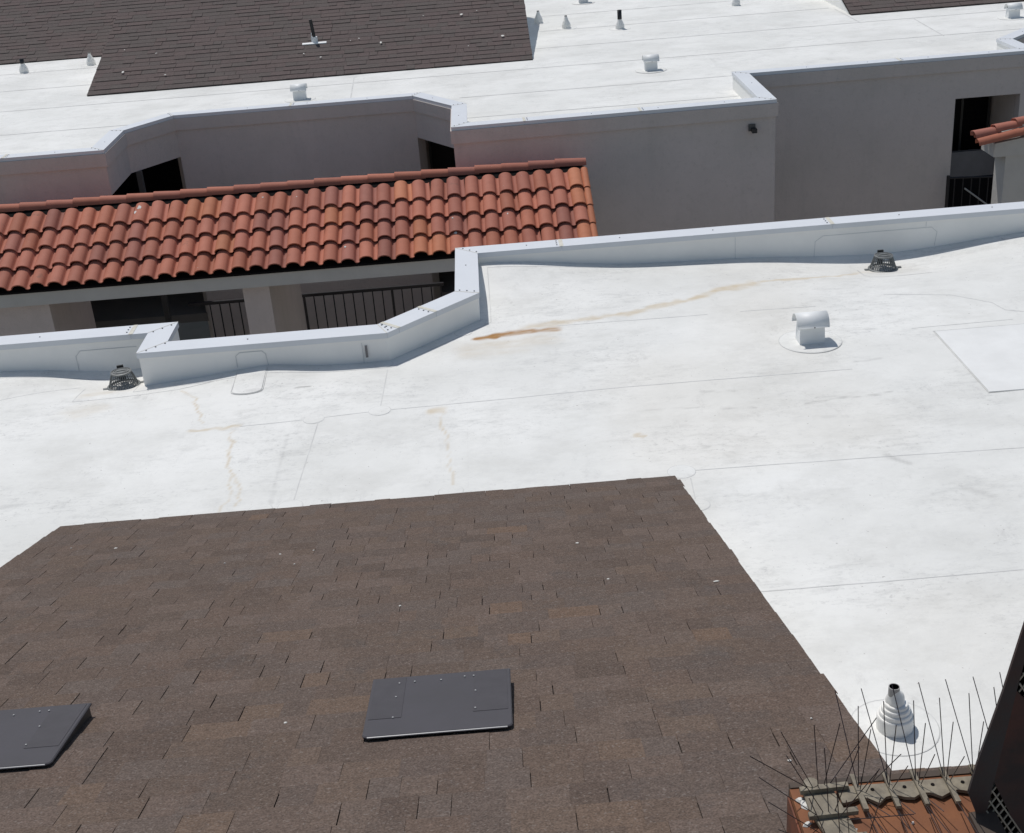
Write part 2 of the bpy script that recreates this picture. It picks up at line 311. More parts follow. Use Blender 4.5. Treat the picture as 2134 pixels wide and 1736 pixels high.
def build_near_roof():
    xs = list(np.arange(-9.0, -5.2, 0.1))+list(np.arange(-5.2, 6.2, 0.021))+list(np.arange(6.2, 9.0, 0.1))
    for bx in (-3.17, -0.34):
        xs += [bx-1e-4, bx+1e-4]
    xs = np.array(sorted(xs)); n = 380
    t = np.linspace(0, 1, n)
    ye = np.array([y_edge_near(x) for x in xs])
    X = np.repeat(xs[:, None], n, 1); Y = 4.4+(ye[:, None]-4.4)*t[None, :]**1.0
    Z = roof_full(X, Y)
    V = np.stack([X, Y, Z], -1).reshape(-1, 3).astype('f')
    m = len(xs); I = (np.arange(m-1)[:, None]*n+np.arange(n-1)[None, :]).ravel()
    # leave out the slivers where the edge jumps
    ok = ((xs[1:]-xs[:-1]) > 3e-4)[:, None].repeat(n-1, 1).ravel(); I = I[ok]
    F = np.stack([I, I+n, I+n+1, I+1], -1)
    me = bpy.data.meshes.new("flat_roof"); me.vertices.add(len(V)); me.vertices.foreach_set('co', V.ravel())
    me.loops.add(F.size); me.polygons.add(len(F)); me.loops.foreach_set('vertex_index', F.ravel().astype('i'))
    me.polygons.foreach_set('loop_start', np.arange(0, F.size, 4, dtype='i'))
    me.polygons.foreach_set('use_smooth', np.ones(len(F), bool)); me.update(calc_edges=True)
    x = V[:, 0].astype('d'); y = V[:, 1].astype('d')
    wob = lambda k: (vnoise(x+30, y, 14, k)-0.5)
    rust = np.zeros(len(V)); tan = np.zeros(len(V)); dirt = np.zeros(len(V))
    for i, (pts, wd, am) in enumerate(RUST):
        d = seg_dist(x+0.05*wob(11), y+0.05*wob(12), pts)
        f = np.clip(1.35-d/(1.25*wd*(0.5+1.0*vnoise(x+9, y, 6, 5))), 0, 1)
        f = f**1.3*am*(0.6+0.8*vnoise(x+3, y*3, 9, 13+i))*1.25*(0.75+0.5*vnoise(x*2, y*6, 12, 60))
        if am > 0.5: rust = np.maximum(rust, f)
        else: tan = np.maximum(tan, f*1.25)
    for pts, wd, am in DRIP:
        d = seg_dist(x+0.05*wob(21), y+0.03*wob(22), pts)
        tan = np.maximum(tan, np.clip(1.2-d/wd, 0, 1)*am*1.3*(0.5+0.9*vnoise(x, y, 9, 31)))
    for pts, wd, am in SCUFF:
        d = seg_dist(x+0.01*wob(41), y+0.02*wob(42), pts)
        dirt = np.maximum(dirt, np.clip(1.2-d/wd, 0, 1)*am*np.clip(vnoise(x+5, y*2, 18, 43)*1.7-0.2, 0, 1))
    # drip halos round the drains, dust along the base flashing
    for cx, cy in ((-3.49, 10.93), (3.94, 12.47)):
        d = np.hypot((x-cx)/1.6, y-cy)
        tan = np.maximum(tan, np.clip(1-d/0.28, 0, 1)*0.20*(0.3+vnoise(x, y, 8, 7)))
    tan = np.maximum(tan, 0.10*np.clip(vnoise(x+30, y, 0.8, 51)*2.6-1.45, 0, 1))
    for nm, arr in (("rust", rust), ("tan", tan), ("dirt", dirt)):
        a = me.attributes.new(nm, 'FLOAT', 'POINT'); a.data.foreach_set('value', np.clip(arr, 0, 1).astype('f'))
    me.materials.append(M_MEM)
    o = link(bpy.data.objects.new("flat_roof", me))
    return tag(o, "near white membrane roof with rusty drip stain between its parapet and the brown shingles", "roof", kind='structure')
near_roof = build_near_roof()
zf = lambda x, y: float(roof_full(np.float64(x), np.float64(y)))
for pts in SEAMS:
    g = G(); g.ribbon(resample(pts, 0.12), 0.008, 0.0004, 0.0010, zf)
    g.obj('seam', M_SEAM, near_roof)
# base flashing weld that follows the parapet
base_line = [(-9, 11.20), (-3.34, 11.20), (-3.34, 10.70), (-1.02, 10.70), (-0.10, 11.62), (-0.10, 12.80), (3.3, 12.80)]
g = G(); g.ribbon(resample(base_line, 0.1), 0.007, 0.0004, 0.0010, zf); g.obj('seam', M_SEAM, near_roof)
g = G(); g.ribbon(resample([(4.5, 12.80), (9, 12.80)], 0.1), 0.007, 0.0004, 0.0010, zf); g.obj('seam', M_SEAM, near_roof)
for x, y, r in DISCS:
    if y > 12.4: continue
    g = G(); g.lathe([(r, 0.0), (r, 0.0018), (r*0.96, 0.0026), (0.0001, 0.0026)], 28, (x, y, zf(x, y))); g.obj('patch', M_MEM, near_roof)
    g = G(); g.lathe([(r+0.005, 0.0), (r+0.005, 0.0009), (r-0.002, 0.0009)], 28, (x, y, zf(x, y))); g.obj('patch_edge', M_SEAM, near_roof)
# square clean repair patch on the right
g = G(); g.box(3.80, 5.4, 9.20, 10.50, 0.002, 0.006); pa = g.obj('patch', M_CLEAN, near_roof)
pa['label'] = 'large clean square repair patch on the right of the roof'
g = G(); g.ribbon([(5.4, 9.20), (3.79, 9.19), (3.79, 10.51), (5.4, 10.51)], 0.007, 0.002, 0.002); g.obj('patch_edge', M_SEAM, near_roof)
# rounded tongue patch that laps up the parapet
g = G(); g.prism([(-2.27+0.13*math.cos(a), 10.42+0.06*math.sin(a)) for a in np.linspace(PI, 2*PI, 9)]+[(-2.14, 10.80), (-2.40, 10.80)], 0.012, 0.016)
g.v = [(x, y, z+zf(x, y)-0.009) for x, y, z in g.v]; g.obj('patch', M_MEM, near_roof)
g = G(); g.ribbon([(-2.41, 10.80)]+[(-2.27+0.14*math.cos(a), 10.42+0.07*math.sin(a)) for a in np.linspace(PI, 2*PI, 9)]+[(-2.13, 10.80)], 0.008, 0.003, 0.002, zf); g.obj('patch_edge', M_SEAM, near_roof)

# ------------------------------------------------------------ parapets
def coping_piece(a_out, b_out, b_in, a_in, z=CAPZ, parent=None, gap=0.0):
    """flat cap with drip legs both sides; corners given, mitred"""
    g = G(); t = 0.012; leg = 0.052
    O = [a_out, b_out, b_in, a_in]
    c = [Vector(p) for p in O]
    cen = sum(c, Vector((0, 0)))/4
    g.prism([tuple(p) for p in c][::-1], z-t, z)
    for (p, q, opp) in ((c[0], c[1], c[3]), (c[3], c[2], c[0])):
        n = (p-opp); d = (q-p).normalized(); n = (n-d*n.dot(d)).normalized()
        pts = [p, q, q-n*0.006, p-n*0.006]
        area = sum(pts[i].x*pts[(i+1) % 4].y-pts[(i+1) % 4].x*pts[i].y for i in range(4))
        if area < 0: pts = pts[::-1]
        g.prism([tuple(v) for v in pts], z-leg, z-t-0.0005)
    return g.obj('coping', M_COPE, parent)
def parapet(name, label, OUT, splices, mat_wall, zb=-0.35, ins=0.014):
    IN = offset_path(OUT, -0.235)
    par = empty(name, (0, 0, 0)); tag(par, label, "parapet wall")
    wo = offset_path(OUT, -ins); wi = offset_path(OUT, -0.221)
    g = G()
    for i in range(len(OUT)-1):
        poly = [wo[i], wo[i+1], wi[i+1], wi[i]]
        g.prism(poly[::-1], zb, CAPZ-0.013)
    g.obj('wall', mat_wall, par)
    for i in range(len(OUT)-1):
        o0, o1, i0, i1 = Vector(OUT[i]), Vector(OUT[i+1]), Vector(IN[i]), Vector(IN[i+1])
        d = (o1-o0).normalized(); n = Vector((d.y, -d.x))     # towards the roof side
        cuts = [s for s in splices.get(i, [])]
        edges = [(o0, i0)]
        for s in cuts:
            p = o0+d*s; edges.append((p, p+n*0.235))
        edges.append((o1, i1))
        for (ao, ai), (bo, bi) in zip(edges, edges[1:]):
            e = 0.0015
            coping_piece(ao+d*e, bo-d*e, bi-d*e, ai+d*e, parent=par)
        for s in cuts:                                  # splice plate, sealant and three screws
            p = o0+d*s
            g = G(); g.prism([tuple(p-d*0.02-n*0.001), tuple(p+d*0.02-n*0.001), tuple(p+d*0.02+n*0.236), tuple(p-d*0.02+n*0.236)], CAPZ+0.0005, CAPZ+0.003)
            g.obj('sealant_joint', M_SEALANT, par)
            for k in (0.05, 0.115, 0.18):
                q = p+n*k-d*0.045; g = G(); g.tube((q.x, q.y, CAPZ), (q.x, q.y, CAPZ+0.006), 0.0075, 8); g.obj('screw', M_SCREW, par)
        if i:                                           # mitre joint
            m = (i0-o0)
            g = G(); g.prism([tuple(o0-d*0.004), tuple(o0+d*0.004), tuple(i0+d*0.004), tuple(i0-d*0.004)], CAPZ+0.0005, CAPZ+0.002)
            g.obj('sealant_joint', M_SEALANT, par)
            for k in (0.2, 0.5, 0.8):
                q = o0+m*k+d*0.035; g = G(); g.tube((q.x, q.y, CAPZ), (q.x, q.y, CAPZ+0.006), 0.0075, 8); g.obj('screw', M_SCREW, par)
        L = (o1-o0).length                              # lone screws along the run
        k = 0.75
        while k < L-0.4:
            if all(abs(k-s) > 0.25 for s in cuts):
                q = o0+d*k+n*0.11; g = G(); g.tube((q.x, q.y, CAPZ), (q.x, q.y, CAPZ+0.005), 0.007, 8); g.obj('screw', M_SCREW, par)
            k += 0.98 if i not in (1, 4) else 9
    return par
near_par = parapet("parapet_wall", "white membrane-faced parapet with pale metal coping zigzagging along the near roof edge",
    NEAR_OUT, {0: [5.55], 3: [0.05, 0.52], 5: [1.11, 3.94, 6.8]}, M_MEMW)
# lap lines and reinforcing patches on the parapet's roof face
def face_ribbon(y, pts, w_=0.006):
    g = G()
    for (x0, z0), (x1, z1) in zip(pts, pts[1:]):
        d = Vector((x1-x0, z1-z0)).normalized(); n = Vector((-d.y, d.x))*w_/2
        g.add([(x0-n.x, y-0.003, z0-n.y), (x1-n.x, y-0.003, z1-n.y), (x1+n.x, y-0.003, z1+n.y), (x0+n.x, y-0.003, z0+n.y),
               (x0-n.x, y+0.001, z0-n.y), (x1-n.x, y+0.001, z1-n.y), (x1+n.x, y+0.001, z1+n.y), (x0+n.x, y+0.001, z0+n.y)],
              [(0, 1, 2, 3), (0, 4, 5, 1), (2, 6, 7, 3)])
    return g
M_SEAMW = simple("wall_membrane_seam", (0.66, 0.67, 0.67), (0.60, 0.61, 0.61), 0.7, 0.2, scale=5)
for y, pts in ((12.914, [(4.60, -0.05), (4.62, 0.10), (4.56, 0.155), (3.42, 0.155), (3.34, 0.10), (3.33, -0.1)]), (12.914, [(2.5, 0.22), (2.5, -0.02)]), (12.914, [(4.5, 0.22), (4.5, 0.165)]),
               (11.352, [(-3.42, 0.15), (-3.95, 0.15), (-4.0, 0.1), (-4.0, -0.15)]), (10.852, [(-2.13, 0.06), (-2.14, 0.17), (-2.17, 0.2), (-2.37, 0.2), (-2.41, 0.17), (-2.41, 0.06)]), (10.852, [(-1.27, 0.2), (-1.27, 0.0)])):
    face_ribbon(y, pts).obj('seam', M_SEAMW, near_par)
g = G(); g.box(-1.245, -1.225, 10.838, 10.853, 0.06, 0.17); g.obj('vent_slot', M_SCREW, near_par)

# the near building's courtyard wall below the parapet
g = G(); wo = offset_path(NEAR_OUT, -0.012); wi = offset_path(NEAR_OUT, -0.20)
for i in range(len(wo)-1):
    g.prism([wo[i], wo[i+1], wi[i+1], wi[i]][::-1], -6.5, -0.352)
nw = g.obj('building_wall', M_STUCCO); tag(nw, "stucco courtyard wall of the near building directly below its white parapet", "wall", kind='structure')

# ------------------------------------------------------------ shingle roofs
TS = math.tan(rad(17.1)); CS = math.cos(rad(17.1)); EXP = 0.168
BASE = (0.170, 0.130, 0.110)
ORANGE = [(0.198, 0.142, 0.110), (0.190, 0.140, 0.112), (0.188, 0.142, 0.118), (0.208, 0.144, 0.108)]
def near_tone(R, k=1.0):
    v = R.gauss(1.0, 0.055*k); w_ = R.gauss(0, 0.028*k)
    return (round(BASE[0]*v*(1+w_), 3), round(BASE[1]*v, 3), round(BASE[2]*v*(1-w_), 3))
def piece_verts(w_, e, t, lap=0.05, uneven=0.0):
    """shingle tab: butt (raised) edge at v=0, tucks under the next course at v=e+lap"""
    L = e+lap; tb = 0.0012
    zt0 = t; zt1 = 0.0022
    v = [(0, uneven, -0.002), (w_, -uneven, -0.002), (w_, L, -0.004), (0, L, -0.004), (0, uneven, zt0), (w_, -uneven, zt0), (w_, L, zt1), (0, L, zt1)]
    f = [(4, 5, 6, 7), (0, 1, 5, 4), (1, 2, 6, 5), (3, 0, 4, 7)]
    return v, f
def shingle_plane(name, label, x0, x1, yeave, z0, away, rows, near=None, mat=M_SHN, far=False, tones=None, seed=3, edge_l=0.0):
    """away=+1: plane rises with y (far building), -1: rises towards the camera"""
    R = random.Random(seed)
    root = empty(name, (0, yeave, z0)); tag(root, label, "shingle roof")
    # local frame: x right, v up the slope
    rot = (rad(17.1), 0, 0) if away > 0 else (-rad(17.1), 0, 0)
    sgn = 1 if away > 0 else -1
    def tone(x, v):
        if tones: return tones(R, x, v)
        return near_tone(R)
    pieces = []
    for r in range(rows):
        x = x0-R.random()*0.15
        while x < x1:
            w_ = R.choice([0.11, 0.13, 0.16, 0.18, 0.21, 0.25]) if not far else R.choice([0.16, 0.22, 0.3, 0.38, 0.5])
            if x1-(x+w_) < 0.07: w_ = x1-x+(0.012 if r % 3 == 1 else 0.001)
            a = max(x, x0-0.004*R.random()); b = min(x+w_, x1+0.004*R.random()+(0.010 if r % 4 == 1 else 0))
            if b-a > 0.03:
                gap = R.choice([0.0, 0.0, 0.0, 0.0005, 0.002, 0.003, 0.0045]) if not far else R.choice([0.001, 0.003, 0.006])
                t = R.choice([0.004, 0.005, 0.0075, 0.008]) if not far else R.choice([0.008, 0.010, 0.015, 0.017])
                pieces.append((a, r*EXP+R.uniform(-1, 1)*(0.0008 if far else 0.003), b-a-gap, t, tone((a+b)/2, r*EXP)))
            x += w_
    L = rows*EXP+0.05
    # deck
    g = G(); g.add([(x0, 0, -0.006), (x1, 0, -0.006), (x1, sgn*L, -0.006), (x0, sgn*L, -0.006), (x0, 0, -0.05), (x1, 0, -0.05), (x1, sgn*L, -0.05), (x0, sgn*L, -0.05)],
                   [(0, 1, 2, 3), (0, 4, 5, 1), (1, 5, 6, 2), (2, 6, 7, 3), (3, 7, 4, 0)])
    d = g.obj('deck', M_FELT, root); d.rotation_euler = rot
    if near:
        pieces.sort(key=lambda p: near(p[0]+p[2]/2, p[1])); single = pieces[:295]; rest = pieces[295:]
    else: single = []; rest = pieces
    cache = {}
    for (x, v, w_, t, c) in single:
        key = (round(w_/0.02), t, c)
        if key not in cache:
            vv, ff = piece_verts(round(w_/0.02)*0.02, EXP, t)
            vv = [(p[0], p[1]*sgn, p[2]) for p in vv]
            me = bpy.data.meshes.new('shingle'); me.from_pydata(vv, [], ff if sgn > 0 else [q[::-1] for q in ff]); me.materials.append(mat); set_tone(me, c); cache[key] = me
        o = link(bpy.data.objects.new('shingle', cache[key])); o.parent = root; o.rotation_euler = rot
        o.scale = (w_/(round(w_/0.02)*0.02), 1, 1)
        ca, sa = math.cos(rot[0]), math.sin(rot[0])
        o.location = (x, v*sgn*ca, v*sgn*sa)
    if rest:
        g = G(); cols = []
        for (x, v, w_, t, c) in rest:
            vv, ff = piece_verts(w_, EXP, t)
            g.add([(p[0]+x, (p[1]+v)*sgn, p[2]) for p in vv], ff if sgn > 0 else [q[::-1] for q in ff]); cols += [c]*len(vv)
        o = g.obj('shingles', mat, root); o.rotation_euler = rot; set_tone(o.data, cols); o['kind'] = 'stuff'
    return root
NT = [near_tone(random.Random(40+i), 1.25) for i in range(12)]
def near_tones(R, x, v):
    y = 8.2-v*CS
    p = 0.015+0.22*max(0, min(1, (6.3-y)/2.2))*max(0, min(1, (x+2.0)/1.4))*(1 if float(vnoise(np.float64(x+20), np.float64(y*1.3), 1.7, 61)) > 0.45 else 0.25)
    if R.random() < p: return R.choice(ORANGE)
    return R.choice(NT)
def near_metric(x, v):
    y = 8.2-v*CS; z = v*math.sin(rad(17.1))
    if y < 3.0 or abs(x) > y*0.52: return 100+abs(x)
    return math.dist((x, y, z), (0, 0, 4.5))
roof_near = shingle_plane("shingle_roof", "large brown shingle roof slope in the foreground with two charcoal vents", -3.29, 1.16, 8.22, 0.015, -1, 37, near_metric, M_SHN, tones=near_tones)
roof_right = shingle_plane("shingle_roof", "strip of brown shingle roof just behind the spiked terracotta chimney", 1.17, 4.2, 4.99, 0.01, -1, 20, None, M_SHN, tones=near_tones, seed=5)
def far_tones(R, x, v):
    return R.choice([(0.142, 0.113, 0.108), (0.137, 0.112, 0.106), (0.134, 0.113, 0.107), (0.144, 0.114, 0.108), (0.133, 0.114, 0.107)])
roof_far = shingle_plane("shingle_roof", "dark brown shingle slope with a black vent pipe beyond the courtyard", -7.5, 1.0, 25.15, 0.02, 1, 36, None, M_SHF, True, far_tones, 11)
roof_far2 = shingle_plane("shingle_roof", "reddish brown shingle slope at the far top left behind two white pipe boots", -16, -7.3, 29.85, 0.02, 1, 26, None, M_SHF, True, far_tones, 12)
roof_far3 = shingle_plane("shingle_roof", "brown shingle roof corner at the top right edge of the far building", 7.66, 16, 27.25, 0.02, 1, 26, None, M_SHF, True, far_tones, 13)
# side walls under the raised rakes
def rake_wall(root, x, y0, away, L, y_tail=None, z0=0.0):
    s = 1 if away > 0 else -1; H = L*TS
    y1 = y0+s*L; yb = y1+s*0.06
    g = G(); v = [(x-0.02, y0, z0-0.05), (x+0.02, y0, z0-0.05), (x-0.02, y1, z0-0.05), (x+0.02, y1, z0-0.05), (x-0.02, y1, H-0.03), (x+0.02, y1, H-0.03), (x-0.02, y0, z0), (x+0.02, y0, z0)]
    g.add(v, [(0, 2, 4, 6), (1, 7, 5, 3), (6, 4, 5, 7), (2, 3, 5, 4)])
    o = g.obj('side_wall', M_MEMW, root); o.matrix_parent_inverse = Matrix.Translation(-root.location); return o
rake_wall(roof_near, -3.26, 8.2, -1, 5.9); rake_wall(roof_near, 1.13, 8.2, -1, 5.9)
rake_wall(roof_far, -7.47, 25.17, 1, 5.75); rake_wall(roof_far, 0.96, 25.17, 1, 5.75)
rake_wall(roof_far3, 7.70, 27.27, 1, 4.0)
# small white droppings on the shingles
def blob(g, x, y, z, r, R, nrm=0):
    n = 7; k = len(g.v)
    ex = R.uniform(0.8, 1.25); an = R.uniform(0, PI)
    ring = []
    for i in range(n):
        a = 2*PI*i/n; rr_ = r*R.uniform(0.6, 1.2); px, py = math.cos(a)*rr_*ex, math.sin(a)*rr_/ex
        ring.append((x+px*math.cos(an)-py*math.sin(an), y+px*math.sin(an)+py*math.cos(an)))
    g.add([(px, py, z+(py-y)*nrm) for px, py in ring]+[(px*0.6+x*0.4, py*0.6+y*0.4, z+0.003+(py-y)*0.6*nrm) for px, py in ring],
          [(i, (i+1) % n, n+(i+1) % n, n+i) for i in range(n)]+[tuple(range(n, 2*n))])
R = random.Random(2); g = G()
for x, y in NEARDROP[:-1]: blob(g, x, y, (8.2-y)*TS+0.028, R.choice([0.006, 0.008, 0.013]), R, -TS)
o = g.obj('bird_droppings', M_DROP, roof_near); o['kind'] = 'stuff'; o.matrix_parent_inverse = Matrix.Translation(-roof_near.location)
g = G()
for x, y in [(-9.2, 29.4)]+[(R.uniform(-7.2, 0.8), R.uniform(25.5, 27.8)) for _ in range(14)]: blob(g, x, y, (y-25.15)*TS+0.06, R.choice([0.015, 0.02, 0.035]), R, TS)
o = g.obj('bird_droppings', M_DROP, roof_far); o['kind'] = 'stuff'; o.matrix_parent_inverse = Matrix.Translation(-roof_far.location)

# ------------------------------------------------------------ low vents on the near slope
def roof_vent(x0, x1, label, name='roof_vent'):
    """plate, near edge y=3.99 (upslope) held down, far edge raised"""
    yn, yf = 3.90, 4.41
    zn = (8.2-yn)*TS+0.024; zfp = (8.2-yf)*TS+0.024
    root = empty(name, ((x0+x1)/2, (yn+yf)/2, (zn+zfp)/2)); tag(root, label, "roof vent", "low charcoal vents on the near slope")
    W = (x1-x0)/2; D = (yf-yn)/2
    def zz(y, up): return (-(y)*TS)*1.0+up
    hn, hf = 0.018, 0.062
    def top(y): return zz(y, hn+(hf-hn)*(y+D)/(2*D))
    g = G(); c = 0.02
    outline = [(-W+c, -D), (W-c, -D), (W-c*0.3, -D+c*0.3), (W, -D+c), (W, D), (-W, D), (-W, -D+c), (-W+c*0.3, -D+c*0.3)]
    n = len(outline)
    g.add([(x, y, top(y)) for x, y in outline]+[(x, y, top(y)-0.006) for x, y in outline]+[(x*0.985, y*0.985, top(y*0.985)+0.004) for x, y in outline],
          [tuple(range(2*n, 3*n))]+[(2*n+i, 2*n+(i-1) % n, (i-1) % n, i) for i in range(n)]+[(i, (i-1) % n, n+(i-1) % n, n+i) for i in range(n)]+[tuple(range(2*n-1, n-1, -1))])
    pl = g.obj('cover_plate', M_VENT, root)
    g = G(); g.tube((-W+c, -D-0.001, top(-D)), (W-c, -D-0.001, top(-D)), 0.0036, 8); g.obj('rolled_edge', M_EDGELIGHT, root)
    for s in (-1, 1):       # side cheeks, black to paint the shade under the plate
        g = G(); xa = s*(W-0.012)
        g.add([(xa-0.003, -D+0.05, zz(-D+0.05, -0.01)), (xa-0.003, D-0.01, zz(D-0.01, -0.01)), (xa-0.003, D-0.01, top(D-0.01)-0.006), (xa-0.003, -D+0.05, top(-D+0.05)-0.006),
                   (xa+0.003, -D+0.05, zz(-D+0.05, -0.01)), (xa+0.003, D-0.01, zz(D-0.01, -0.01)), (xa+0.003, D-0.01, top(D-0.01)-0.006), (xa+0.003, -D+0.05, top(-D+0.05)-0.006)],
                  [(0, 1, 2, 3), (7, 6, 5, 4), (0, 4, 5, 1), (1, 5, 6, 2), (3, 2, 6, 7), (0, 3, 7, 4)])
        g.obj('cheek', M_DARKPIPE, root)
    g = G(); g.add([(-W-0.035, -D-0.012, zz(-D-0.012, -0.004)), (W+0.02, -D-0.008, zz(-D-0.008, -0.004)), (W+0.02, D*0.75, zz(D*0.75, -0.004)), (-W-0.01, D*0.2, zz(D*0.2, -0.004)),
                    (-W-0.035, -D-0.012, zz(-D-0.012, -0.016)), (W+0.02, -D-0.008, zz(-D-0.008, -0.016)), (W+0.02, D*0.75, zz(D*0.75, -0.016)), (-W-0.01, D*0.2, zz(D*0.2, -0.016))],
                   [(0, 1, 2, 3), (0, 4, 5, 1), (1, 5, 6, 2), (3, 7, 4, 0)])
    g.obj('flange_shade', M_DARKPIPE, root)  # black margin paints the shade round the plate besides the flange
    for s in (-1, 1):
        x0_, x1_ = (W-0.15, W-0.015) if s > 0 else (-W+0.012, -W+0.14)
        y0_, y1_ = -D+0.14, D-0.01
        g = G(); g.add([(x0_, y0_, top(y0_)+0.0045), (x1_, y0_, top(y0_)+0.0045), (x1_, y1_, top(y1_)+0.0045), (x0_, y1_, top(y1_)+0.0045),
                        (x0_, y0_, top(y0_)+0.0055), (x1_, y0_, top(y0_)+0.0055), (x1_, y1_, top(y1_)+0.0055), (x0_, y1_, top(y1_)+0.0055)],
                       [(4, 5, 6, 7), (0, 1, 5, 4), (1, 2, 6, 5), (3, 0, 4, 7)]); g.obj('tape_strip', M_VENTD, root)
    for (px, py) in ((-0.60, 0.74), (-0.38, 0.76), (0.0, 0.74), (0.34, 0.8), (0.47, 0.8), (0.50, 0.25), (0.5, -0.35), (-0.62, 0.25), (-0.62, -0.45)):
        x, y = px*W, py*D
        g = G(); g.tube((x, y, top(y)+0.003), (x, y, top(y)+0.009), 0.0038, 7); g.obj('screw', M_DULL, root)
    return root
M_DULL = simple("dull_rivet_metal", (0.34, 0.34, 0.34), None, 0.5, 0.4)
M_EDGELIGHT = simple("edge_highlight_metal", (0.42, 0.42, 0.42), None, 0.35, 0.5, 0.4)  # pale colour paints the highlight along the vent's rolled edge
roof_vent(-0.652, -0.082, "charcoal low-profile vent in the middle of the near shingle roof, fully in view")
roof_vent(-2.42, -1.824, "charcoal low-profile vent cut off by the left edge of the photograph")

# ------------------------------------------------------------ hooded vents, boots, drains
def hood_vent(loc, label):
    root = empty('hooded_vent', loc); tag(root, label, "roof vent", "white half-round hooded vents on the flat roofs")
    g = G(); g.prism([(x*0.111, y*0.062) for x, y in ((-1, -1), (1, -1), (1, 1), (-1, 1))], 0.0, 0.195)
    n = 8
    g.v = [(x*(1.0-0.5*min(z, 0.195)*0.3), y*(1.0+(0.35 if z < 0.01 else 0)), z) for x, y, z in g.v]
    g.obj('stack', M_HOOD, root)
    g = G(); L = 0.141; r = 0.107; t = 0.003; v = []; f = []
    m = 13
    for i in range(m):
        a = PI*i/(m-1); cy, cz = math.cos(a)*r, math.sin(a)*r
        for s, rr_ in ((-L, 1), (L, 1), (-L, 1-t/r*1.6), (L, 1-t/r*1.6)):
            v.append((s, -cy*rr_, 0.166+cz*rr_*1.0))
    for i in range(m-1):
        k = 4*i; f += [(k, k+4, k+5, k+1)[::-1], (k+2, k+3, k+7, k+6)[::-1], (k, k+2, k+6, k+4)[::-1], (k+1, k+5, k+7, k+3)[::-1]]
    f += [(0, 1, 3, 2), (4*(m-1), 4*(m-1)+2, 4*(m-1)+3, 4*(m-1)+1)]
    g.add(v, f); h = g.obj('hood', M_HOOD, root, True)
    g = G(); g.prism([(x*0.105, y*0.057) for x, y in ((-1, -1), (1, -1), (1, 1), (-1, 1))], 0.196, 0.205); g.obj('inner_cap', M_SCREW, root)
    for x, z in ((0.01, 0.172), (0.02, 0.075)):
        g = G(); g.tube((x, -0.066 if z < 0.1 else -0.107, z), (x, -0.074 if z < 0.1 else -0.112, z), 0.006, 7); g.obj('rivet', M_SCREW, root)
    g = G(); g.lathe([(0.268, 0.002), (0.268, 0.006), (0.25, 0.0075), (0.0001, 0.0085)], 40); g.obj('flashing_disc', M_MEM, root)
    g = G(); g.lathe([(0.275, 0.002), (0.275, 0.0048), (0.266, 0.0048)], 40); g.obj('weld_ring', M_SEAM, root)
    return root
hv = hood_vent((2.70, 10.515, 0.0), "white hooded vent on the near roof, on its round flashing disc")
copy_tree(hv, (3.0, 23.25, 0), 0, "white hooded vent standing alone in the middle of the far white roof")
copy_tree(hv, (-3.22, 23.2, 0), 0, "white hooded vent right behind the dark far wall, below the brown slope")
copy_tree(hv, (10.30, 25.5, 0), 0, "white hooded vent at the top right corner of the photograph")
copy_tree(hv, (2.57, 32.1, 0), 0, "white hooded vent cut off by the top edge, above the pipe boots")

def pipe_boot(loc, label, top=0.0, lean=0.0):
    root = empty('pipe_boot', loc); tag(root, label, "pipe boot", "stepped white pipe boots on the flat roofs")
    rng = [(0.094, 0.0), (0.093, 0.080), (0.090, 0.086), (0.084, 0.088), (0.083, 0.106), (0.080, 0.112), (0.074, 0.114), (0.073, 0.132), (0.070, 0.138), (0.062, 0.140), (0.061, 0.156), (0.058, 0.161), (0.040, 0.163)]
    g = G(); g.lathe(rng, 36); g.obj('boot', M_BOOT, root, False)
    # crumpled sealant wrap and open stub
    g = G(); m = 20
    prof = [(0.046, 0.150), (0.047, 0.175), (0.044, 0.190), (0.037, 0.207), (0.031, 0.220), (0.028, 0.245)]
    v = []; R = random.Random(5)
    for i in range(m):
        a = 2*PI*i/m; wv = 1+0.10*math.sin(3*a)+0.05*math.sin(7*a)
        for j, (r, z) in enumerate(prof):
            k = wv if 0 < j < 4 else 1
            v.append((math.cos(a)*r*k+lean*(z-0.150), math.sin(a)*r*k, z+0.012*math.sin(a+1)*(1 if 0 < j < 4 else 0)))
    q = len(prof)
    f = [(i*q+j, ((i+1) % m)*q+j, ((i+1) % m)*q+j+1, i*q+j+1) for i in range(m) for j in range(q-1)]
    g.add(v, f); g.obj('sealant_wrap', M_BOOT, root, True)
    g = G(); lx = lean*0.10
    g.lathe([(0.0285, 0.21), (0.0285, 0.262), (0.0245, 0.262)], 24, (lx, 0, 0)); g.obj('pipe_end', M_PIPEIN, root)
    g = G(); g.lathe([(0.0247, 0.259), (0.0245, 0.235), (0.0001, 0.234)], 24, (lx, 0, 0)); g.obj('pipe_bore', M_UNDER, root)  # black colour stands for the shade inside the pipe
    if top > 0:
        g = G(); g.lathe([(0.046, 0.195), (0.046, 0.25+top), (0.038, 0.25+top), (0.038, 0.20)], 20, (lx, 0, 0)); g.obj('black_pipe', M_DARKPIPE, root, True)
    g = G(); g.lathe([(0.225, 0.0006), (0.225, 0.0014), (0.09, 0.0022)], 40); g.obj('flashing_disc', M_MEM, root)
    g = G(); g.lathe([(0.228, 0.001), (0.228, 0.0022), (0.222, 0.0022)], 40); g.obj('weld_ring', M_SEAM, root)
    return root
M_PIPEIN = simple("dull_grey_vent_pipe", (0.42, 0.41, 0.40), (0.2, 0.19, 0.18), 0.6, 0.3, scale=20)
pipe_boot((1.868, 5.335, 0), "stepped white pipe boot on the near roof behind the bird spikes", 0.0, -0.15)
